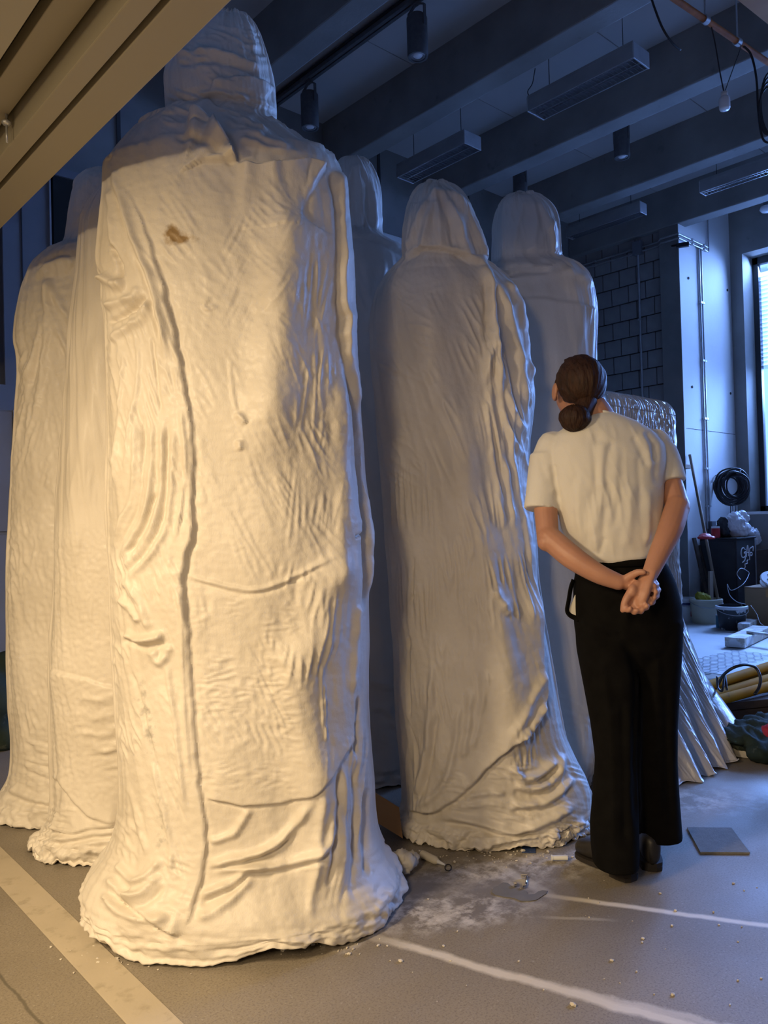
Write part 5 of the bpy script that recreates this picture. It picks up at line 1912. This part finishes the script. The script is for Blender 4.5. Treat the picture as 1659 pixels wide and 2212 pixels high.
# leaning pole and small wooden peg
pt, pb_ = onv(1490, 982, Y_PIER - .03), onv(1560, 1352, 3.93)
pb_[2] = max(pb_[2], .02)
tag(MB().tube([pt, pb_], .017, 10).build('leaning_pole', M['wood_mid'], None, True), 'thin wooden pole leaning against the pale pier', 'pole')
q = onu(1477, 1009, 8.62)
tag(MB().box(q + [-.10, -.07, -.025], q + [.03, .09, .025], .004).build('wood_peg', M['wood_mid']), 'short wooden block sticking out beside the leaning pole top', 'wood block')

# dark boards leaning at the pier
for (px, py, w, h, lab) in ((1499, 1162, .07, .02, 'dark narrow board leaning at the pier, taller one'), (1511, 1178, .03, .02, 'thin dark lath leaning beside the black cabinet')):
    a_ = onv(px, py, Y_PIER - .03)
    bq = np.array([a_[0] - .05, Y_PIER - .24, .0])
    ax = (a_ - bq) / np.linalg.norm(a_ - bq)
    s_ = np.array([1.0, 0, 0])
    n_ = np.cross(ax, s_)
    tag(MB().obox((a_ + bq) / 2, (w, .02, np.linalg.norm(a_ - bq)), Matrix((s_, n_ / np.linalg.norm(n_), ax)).transposed(), .002).build('leaning_board', M['wood_dark']), lab, 'board')

# black cabinet with chalk scribble
CX, CY, CZ = 9.0, 3.90, onv(1592, 1162, 3.90)[2]
CX = onv(1592, 1200, CY)[0]
cw, cd = .50, .43
cab = empty('black_cabinet', (CX + cw / 2, CY + cd / 2, 0), 'black painted cabinet with chalk scribble below the white bags', 'cabinet')
MB().box((CX, CY, 0), (CX + cw, CY + cd, CZ - .015), .004).build('carcass', M['black_paint'], cab)
MB().box((CX - .01, CY - .01, CZ - .015), (CX + cw + .01, CY + cd, CZ), .003).build('top', M['black_paint'], cab)
MB().box((CX - .012, CY + .02, .04), (CX, CY + cd - .02, CZ - .04), .002).build('door', M['black_paint'], cab)
MB().box((CX + cw - .03, CY - .008, 0), (CX + cw, CY, CZ - .02), .002).build('edge_board', M['steelblue'], cab)


def chalk(pts):
    W3 = [onv(x, y, CY - .0035) for x, y in pts]
    MB().tube(smooth_poly(W3, 5), .006, 6).build('chalk_line', M['chalk'], cab, True)


def cx_(l):   # crop pixels -> photograph pixels
    return [(1460 + x / 6.508, 1080 + y / 6.506) for x, y in l]


chalk(cx_([(975, 700), (950, 672), (925, 690), (915, 750), (930, 800), (960, 805), (982, 770), (980, 730), (960, 745), (985, 770), (975, 820), (965, 850), (935, 880)]))
chalk(cx_([(990, 800), (995, 740), (1003, 660), (1010, 645), (1018, 700), (1022, 790)]))
chalk(cx_([(985, 740), (1020, 735)]))
chalk(cx_([(1036, 845), (1036, 780), (1038, 690), (1060, 670), (1085, 655), (1084, 720)]))
chalk(cx_([(1042, 770), (1065, 780), (1072, 750), (1060, 735), (1045, 750)]))
chalk(cx_([(1015, 838), (1000, 860), (1003, 890), (970, 905), (975, 935), (962, 970)]))

# things on the cabinet


def crumple(name, c, r, seed, mat, label, cat, vox=.016, amp=.30, n=5, group=None):
    rs = np.random.RandomState(seed)
    mb = MB()
    for k in range(n):
        o_ = (rs.rand(3) - .5) * np.array(r) * 1.1
        mb.ball(np.array(c) + o_, np.array(r) * rs.uniform(.5, .75, 3), None, 3)
    o = mb.build(name, mat)
    me = remesh(o, vox, 1)
    V = get_co(me)
    Nn = get_no(me)
    s = 1 / np.mean(r) * 1.3
    d = np.clip(1 - np.abs(pn(V[:, 0] * s * 1.1 + V[:, 2] * s, V[:, 1] * s * 1.1 - V[:, 2] * s * .7, seed)), 0, 1) ** 2 - .5
    d2 = np.clip(1 - np.abs(pn(V[:, 0] * s * 2.6 - V[:, 1] * s * 2, V[:, 2] * s * 2.4, seed + 3)), 0, 1) ** 2 - .5
    V2 = V + Nn * ((d * amp + d2 * amp * .5) * min(r))[:, None]
    zmin = c[2] - r[2]
    V2[:, 2] = np.maximum(V2[:, 2], zmin)
    set_co(me, V2)
    tag(o, label, cat, group)
    return o


q = onv(1592, 1137, CY + .15)
crumple('plastic_bag', (q[0] + .02, CY + .18, CZ + .15), (.20, .14, .15), 5, M['bag'], 'big crumpled white plastic bag on the black cabinet', 'bag', .012, .34, 6)
crumple('plastic_bag', (q[0] + .30, CY + .14, CZ + .05), (.10, .11, .05), 8, M['bag'], 'flat white plastic bag spilling over the right side of the cabinet top', 'bag', .012, .4, 5)
crumple('plastic_bag', (CX + cw + .30, CY + .22, .90), (.18, .14, .135), 11, M['bag'], 'pale crumpled bag at the right edge beside the black cabinet', 'bag', .014, .34, 5)
tag(MB().box((CX + cw + .05, CY + .03, 0), (CX + cw + .55, CY + .4, .76), .01).build('storage_box', M['wood_dark']), 'dark box standing right of the black cabinet under a pale bag', 'box')
crumple('dark_sack', (q[0] - .23, CY + .22, CZ + .115), (.065, .08, .115), 15, M['black_paint'], 'small dark sack between white bag and red jar on cabinet', 'bag', .012, .25, 4)
q = onv(1546, 1148, CY + .25)
jar = empty('jar', (q[0], CY + .25, CZ), 'small dark red jar with pale lid on the black cabinet', 'jar')
MB().lathe((q[0], CY + .25, CZ + .001), [(0, 0), (.045, 0), (.05, .01), (.05, .10), (.045, .112), (0, .112)], 20).build('glass', M['red'], jar, auto=True)
MB().lathe((q[0], CY + .25, CZ + .113), [(0, 0), (.047, 0), (.047, .022), (0, .024)], 20).build('lid', M['white_plastic'], jar, auto=True)
q = onv(1533, 1158, CY + .1)
crumple('red_cloth', (q[0] - .02, CY + .12, CZ + .03), (.11, .10, .03), 19, M['red'], 'red cloth lying on the left end of the black cabinet', 'cloth', .012, .3, 4)


# buckets
def bucket(name, px, py, wtop, wbot, h, mat, label, extra=None):
    c = onz(px, py, 0)
    c = c + FH * (wbot * .9)
    t = empty(name, c, label, 'bucket')
    MB().lathe(c, [(0, .002), (wbot, .002), (wbot + .004, .01), (wtop, h - .02), (wtop, h), (wtop - .008, h), (wbot - .006, .02), (0, .02)], 36).build('pail', mat, t, auto=True)
    MB().lathe(c, [(wtop, h - .035), (wtop + .010, h - .03), (wtop + .010, h - .004), (wtop, h)], 36).build('rim', mat if extra is None else extra, t, auto=True)
    hp2 = [c + RH * (wtop + .01) * math.cos(a) + np.array([0, 0, h - .03]) - FH * (wtop + .012) * abs(math.sin(a)) * .9 - ZU * .06 * math.sin(a) for a in np.linspace(0, math.pi, 16)]
    MB().tube(hp2, .004, 6).build('handle', M['galv'], t, True)
    return t, c


t, c = bucket('paint_bucket', 1487, 1343, .125, .11, .26, M['white_plastic'], 'white paint bucket with navy printed label behind the glossy block')
for z0, z1, a0, a1 in ((.185, .215, -2.5, -.4), (.06, .12, -1.3, -.5)):
    mb = MB()
    for a in np.linspace(a0, a1, 18):
        r_ = .1195 + .01 * ((z0 + z1) / 2 - .13) / .13
        pts_ = c + RH * r_ * math.cos(a) + FH * r_ * math.sin(a)
        mb.obox(pts_ + ZU * (z0 + z1) / 2, (.006, .018 if z1 < .2 else .026, z1 - z0), Matrix.Rotation(a - YAW, 3, 'Z'))
    mb.build('printed_label', M['navy'] if z1 > .2 else M['red'], t)
t, c = bucket('plaster_bucket', 1537, 1349, .165, .145, .27, M['cream_bucket'], 'cream plaster bucket holding gloves and an offcut of plank')
CB = c.copy()
crumple('work_gloves', (CB[0] - .05, CB[1] + .02, .275), (.10, .06, .075), 23, M['yellow_cloth'], 'dirty yellow work gloves poking out of the cream bucket', 'gloves', .012, .3, 5)
tag(MB().obox((CB[0] + .06, CB[1] - .03, .30), (.085, .022, .54), Matrix.Rotation(.05, 3, 'Y'), .003).build('plank_offcut', M['wood_mid']), 'upright plank offcut standing in the cream bucket', 'plank')
t, c = bucket('mixing_bucket', 1592, 1363, .148, .118, .25, M['black_bucket'], 'black plastic mixing bucket splashed with white plaster', M['white_plastic'])
q = onz(1556, 1356, 0)
tn = empty('paint_tin', q, 'small teal tin standing between the cream and black buckets', 'tin')
MB().lathe(q, [(0, .001), (.043, .001), (.043, .125), (.040, .13), (0, .13)], 24).build('can', M['teal'], tn, auto=True)
MB().lathe(q, [(.041, .128), (.046, .13), (.046, .138), (.036, .138), (.036, .132), (0, .132)], 24).build('lid', M['galv'], tn, auto=True)

# cardboard box with cable reel
q0 = onz(1604, 1352, 0)
bx0 = np.array([q0[0] - .02, q0[1], 0])
box = empty('cardboard_box', (bx0[0] + .3, bx0[1] + .2, 0), 'closed brown cardboard box at right edge under the cable reel', 'box')
bh_ = .42
MB().box(bx0 + [0, -.55, 0], bx0 + [.40, -.04, bh_ - .012], .004).build('carton', M['card'], box)
MB().box(bx0 + [0, -.55, bh_ - .010], bx0 + [.197, -.04, bh_], .002).build('flap', M['card'], box)
MB().box(bx0 + [.203, -.55, bh_ - .010], bx0 + [.40, -.04, bh_], .002).build('flap', M['card'], box)
MB().box(bx0 + [-.002, -.31, bh_ - .10], bx0 + [.0, -.26, bh_ - .01]).build('tape', M['card_warm'], box)
q = onz(1637, 1257, bh_ + .05)
rc = np.array([bx0[0] + .12, bx0[1] - .30, bh_])
reel = empty('cable_reel', rc, 'white cable reel with socket holes lying on the cardboard box', 'cable reel')
axr = np.array([-.45, -.35, .82])
axr /= np.linalg.norm(axr)
rc2 = rc + np.array([0, 0, .085])
MB().lathe(rc2, [(0, .012), (.125, .012), (.135, .0), (.125, -.012), (.06, -.016), (.06, -.05), (.125, -.054), (.13, -.064), (0, -.066)], 36, axr).build('drum', M['white_plastic'], reel, auto=True)
a1 = np.cross(axr, ZU)
a1 /= np.linalg.norm(a1)
a2 = np.cross(axr, a1)
for k in range(4):
    an = k * math.pi / 2 + .5
    MB().lathe(rc2 + axr * .0125 + (a1 * math.cos(an) + a2 * math.sin(an)) * .055, [(0, .002), (.026, .002), (.028, 0), (0, 0)], 16, axr).build('socket', M['cable'], reel)
cable('flex_cord', [onv(1600, 1252, bx0[1] - .2), W(1595, 1246, 7.9), W(1592, 1238, 7.9), W(1600, 1228, 7.95), W(1612, 1232, 8.0), W(1618, 1240, 8.0), W(1605, 1262, 7.85), W(1580, 1275, 7.8), W(1571, 1262, 7.8), W(1576, 1285, 7.75), W(1592, 1300, 7.75), W(1610, 1305, 7.75)], .0035, 'pale flex cord looping beside the cable reel', mat='housing')
cable('thin_wire', [W(1622, 1308, 7.75), W(1634, 1325, 7.7), W(1642, 1345, 7.65), onz(1652, 1352, .005)], .0025, 'thin pale wire hanging in front of the cardboard box', mat='white_plastic')


# timbers on the floor
def floor_beam(name, pa_, pb_, w, h, z0, mat, label, grp='offcuts of timber on the floor'):
    a_, b2 = onz(*pa_, z0), onz(*pb_, z0)
    d_ = b2 - a_
    L_ = np.linalg.norm(d_)
    d_ /= L_
    n_ = np.array([-d_[1], d_[0], 0])
    o = MB().obox((a_ + b2) / 2 + n_ * w / 2 + ZU * h / 2, (L_, w, h), Matrix((d_, n_, ZU)).transposed(), .004).build(name, mat)
    return tag(o, label, 'timber', grp)


c0 = onz(1571, 1396, 0.0)
tag(MB().obox(c0 + RH * .07 + np.array([.30, .10, .055]) * [1, 0, 1], (.9, .17, .085), Matrix.Rotation(math.radians(8), 3, 'Z'), .004).build('timber_block', M['wood_pale']), 'thick plaster-smeared timber lying on the bright floor', 'timber', 'offcuts of timber on the floor')
floor_beam('timber_lath', (1612, 1368), (1700, 1380), .05, .022, .10, M['wood_pale'], 'thin pale lath resting on the thick smeared timber')
q = onz(1640, 1372, 0)
tag(MB().obox(q + np.array([.22, .2, .05]), (.42, .11, .10), Matrix.Rotation(math.radians(12), 3, 'Z'), .004).build('timber_block', M['wood_pale']), 'short smeared timber behind the lath at right edge', 'timber', 'offcuts of timber on the floor')

# drain grating (honeycomb) let into the floor
ga_, gb_ = onz(1500, 1462, 0), onz(1659, 1422, 0)
d_ = gb_ - ga_
d_ /= np.linalg.norm(d_)
n_ = np.array([-d_[1], d_[0], 0])
gr = MB()
R_ = .036
for i in range(30):
    for j in range(6):
        cc_ = ga_ + d_ * (-.4 + i * R_ * 1.55) + n_ * (j * R_ * 1.78 + (R_ * .89 if i % 2 else 0))
        pts = [cc_ + (d_ * math.cos(k * math.pi / 3) + n_ * math.sin(k * math.pi / 3)) * R_ + ZU * .003 for k in range(6)]
        gr.tube(pts, .0020, 4, closed=True)
grate = gr.build('honeycomb_mat', M['block'])
tag(grate, 'honeycomb metal mesh mat lying on the bright floor', 'floor mat')

# pallet with yellow poles
pq = onz(1530, 1602, 0)
pl = empty('timber_pallet', pq + np.array([.6, 0, 0]), 'dark timber stack carrying the yellow poles', 'pallet')
ax = RH * .97 + FH * .24
ax /= np.linalg.norm(ax)
an_ = np.array([-ax[1], ax[0], 0])
o0 = onz(1530, 1588, 0)
AXM = Matrix((ax, an_, ZU)).transposed()
for k, (z, h, off) in enumerate(((.0, .06, .02), (.065, .05, .0), (.12, .043, .03))):
    for j in range(4):
        MB().obox(o0 + ax * (.62 + off) + an_ * (.07 + j * .15) + ZU * (z + h / 2 + .001), (1.25 - .05 * k, .135, h), AXM, .003).build('board', M['wood_dark'], pl)
zt = .165
ang0 = math.atan2(ax[1], ax[0])
poles = [((1514, 1500), (1700, 1440), .032, 0.02), ((1518, 1511), (1700, 1462), .030, .09), ((1524, 1520), (1700, 1478), .028, .16), ((1520, 1506), (1700, 1452), .028, .22)]
for k, (p0, p1, r_, dn) in enumerate(poles):
    a_ = onz(*p0, zt + .03) + an_ * 0
    b2 = onz(*p1, zt + .03)
    a_[2], b2[2] = zt + r_ + (.055 if k == 3 else 0) + .0, zt + r_ + (.055 if k == 3 else 0) + .02
    o = empty('yellow_pole', a_, ['yellow metal pole at the back of the bundle on the dark timber', 'yellow metal pole in the middle of the bundle on dark timber', 'front lowest yellow metal pole of the bundle', 'yellow metal pole lying on top of the bundle'][k], 'pole', 'yellow poles on the pallet')
    MB().tube([a_, b2], r_, 14).build('tube', M['yellow'], o, auto=True)
    dd = (a_ - b2) / np.linalg.norm(a_ - b2)
    MB().tube([a_ - dd * .012, a_ + dd * .02], r_ * 1.08, 14).build('end_cap', M['cable'], o, auto=True)
qd = (onz(1590, 1490, .25) @ FH)
cable('power_cable', [W(1552, 1478, qd), W(1560, 1462, qd - .05), W(1572, 1450, qd - .1), W(1590, 1440, qd - .12), W(1612, 1436, qd - .1), W(1632, 1442, qd - .06), W(1642, 1462, qd - .08), W(1640, 1484, qd - .1), W(1630, 1500, qd - .12)], .008, 'black power cable looped over the yellow poles')
cable('power_cable', [W(1549, 1462, qd - .05), W(1551, 1486, qd - .1), W(1560, 1492, qd - .15), W(1564, 1470, qd - .1), W(1566, 1456, qd - .06), W(1570, 1490, qd - .14)], .006, 'tangled dark cable tied round the yellow poles')
# tarpaulin heap and red thing
q = onz(1640, 1640, 0)
crumple('tarpaulin', (q[0] + .26, q[1] - .03, .075), (.40, .22, .075), 31, M['tarp'], 'dark green tarpaulin heaped on the floor at the right edge', 'tarpaulin', .016, .5, 9)
q = onz(1655, 1580, .22)
crumple('red_bag', (q[0] + .10, q[1] - .06, .20), (.09, .08, .055), 33, M['red'], 'red bag lying on the dark tarpaulin at the right edge', 'bag', .012, .25, 4)

# ================================================================== SMALL THINGS ON THE FLOOR


def flat_px(name, pts, t, mat, label, cat, z0=.001, **k):
    o = MB().poly([onz(x, y, z0) for x, y in pts], (0, 0, t)).build(name, M[mat])
    return tag(o, label, cat)


flat_px('carpet_tile', [(1484, 1790), (1580, 1791), (1620, 1845), (1513, 1844)], .006, 'grey_board', 'square grey tile lying on the floor right of the person', 'tile')
flat_px('card_scrap', [(1128, 1829), (1137, 1823), (1157, 1824), (1157, 1843), (1127, 1842)], .002, 'blue_scrap', 'small dark blue scrap of card at the hem of the middle figure', 'scrap')
a_, b2 = onz(1192, 1853, .010), onz(1226, 1853, .010)
pg = empty('plastic_plug', (a_ + b2) / 2 * [1, 1, 0], 'white plastic plug lying near the shoe', 'plug')
MB().tube([a_, b2], .0085, 14).build('shaft', M['white_plastic'], pg, auto=True)
MB().tube([a_ - (b2 - a_) * .04, a_ + (b2 - a_) * .05], .0105, 14).build('collar', M['white_plastic'], pg, auto=True)
q = onz(1130, 1900, 0)
cl = empty('steel_clip', q, 'shiny bent steel clip on the floor beside the grey patch', 'clip')
MB().obox(onz(1132, 1893, .008), (.022, .010, .010), Matrix.Rotation(-YAW, 3, 'Z'), .002).build('bridge', M['chrome'], cl)
MB().obox(onz(1113, 1911, .006), (.010, .016, .010), Matrix.Rotation(-YAW, 3, 'Z'), .002).build('jaw', M['chrome'], cl)
MB().obox(onz(1131, 1914, .006), (.010, .016, .010), Matrix.Rotation(-YAW, 3, 'Z'), .002).build('jaw', M['chrome'], cl)
MB().tube([onz(1137, 1896, .006), onz(1136, 1912, .005)], .0035, 8).build('rod', M['chrome'], cl, True)
rs = np.random.RandomState(4)
pp = [(1062, 1928), (1066, 1918), (1076, 1914), (1086, 1907), (1097, 1908), (1104, 1914), (1115, 1919), (1127, 1921), (1137, 1926), (1141, 1933), (1155, 1932), (1163, 1926), (1172, 1924), (1183, 1925), (1180, 1931), (1172, 1936), (1160, 1944), (1145, 1947), (1125, 1947), (1112, 1941), (1090, 1938), (1070, 1934)]
flat_px('plaster_film', pp, .0015, 'smear', 'flat dark grey flake with ragged outline on the floor', 'flake')
# cardboard sheet and paper between the figures
ca = [onz(812, 1778, .02), onz(872, 1812, .0), W(862, 1748, 2.97), W(812, 1708, 3.1)]
tag(MB().poly([W(800, 1768, 2.98), W(870, 1811, 2.90), W(862, 1745, 3.0), W(800, 1706, 3.08)], FH * .006).build('cardboard_sheet', M['card_warm']), 'tan cardboard sheet leaning between the largest and middle figures', 'cardboard')
q = onz(886, 1896, 0)
crumple('crumpled_paper', (q[0] + .01, q[1] + .03, .04), (.05, .045, .042), 41, M['paper'], 'crumpled paper wad at the hem of the largest figure', 'paper', .007, .35, 4)
a_, b2 = onz(912, 1845, .014), onz(948, 1862, .014)
bt = empty('glue_bottle', (a_ + b2) / 2 * [1, 1, 0], 'small translucent bottle lying under hem of middle figure', 'bottle')
MB().tube([a_, a_ + (b2 - a_) * .8, a_ + (b2 - a_) * .95], [.014, .014, .008], 14).build('body', M['paper'], bt, auto=True)
MB().tube([b2 - (b2 - a_) * .05, b2 + (b2 - a_) * .35], [.007, .003], 10).build('nozzle', M['white_plastic'], bt, auto=True)
MB().tube([onz(968 + 7 * math.cos(t), 1874 + 7 * math.sin(t), .004) for t in np.linspace(0, 6.28, 14)[:-1]], .002, 6, closed=True).build('cap_ring', M['cable'], bt, True)
# plaster crumbs: nobody could count them
mb = MB()
for k in range(300):
    sel = rs.rand()
    if sel < .40:
        x, y = rs.normal(640, 110), rs.normal(2035, 14) - .12 * (0)
    elif sel < .62:
        x, y = rs.normal(230, 60), rs.normal(2060, 30)
    elif sel < .85:
        x, y = rs.normal(1080, 90), rs.normal(1850, 10)
    else:
        x, y = rs.uniform(740, 1650), rs.uniform(1900, 2180)
    s_ = abs(rs.normal(0, .0020)) + .001
    if k % 23 == 0:
        s_ *= 2.2
    q = onz(x, y, 0)
    mb.ball(q + ZU * s_ * .5, (s_ * rs.uniform(.8, 1.8), s_ * rs.uniform(.8, 1.6), s_ * .7), Matrix.Rotation(rs.uniform(0, 3), 3, 'Z'), 1)
tag(mb.build('plaster_crumbs', M['crust']), 'scattered crumbs of white plaster on the floor', 'crumbs', kind='stuff')
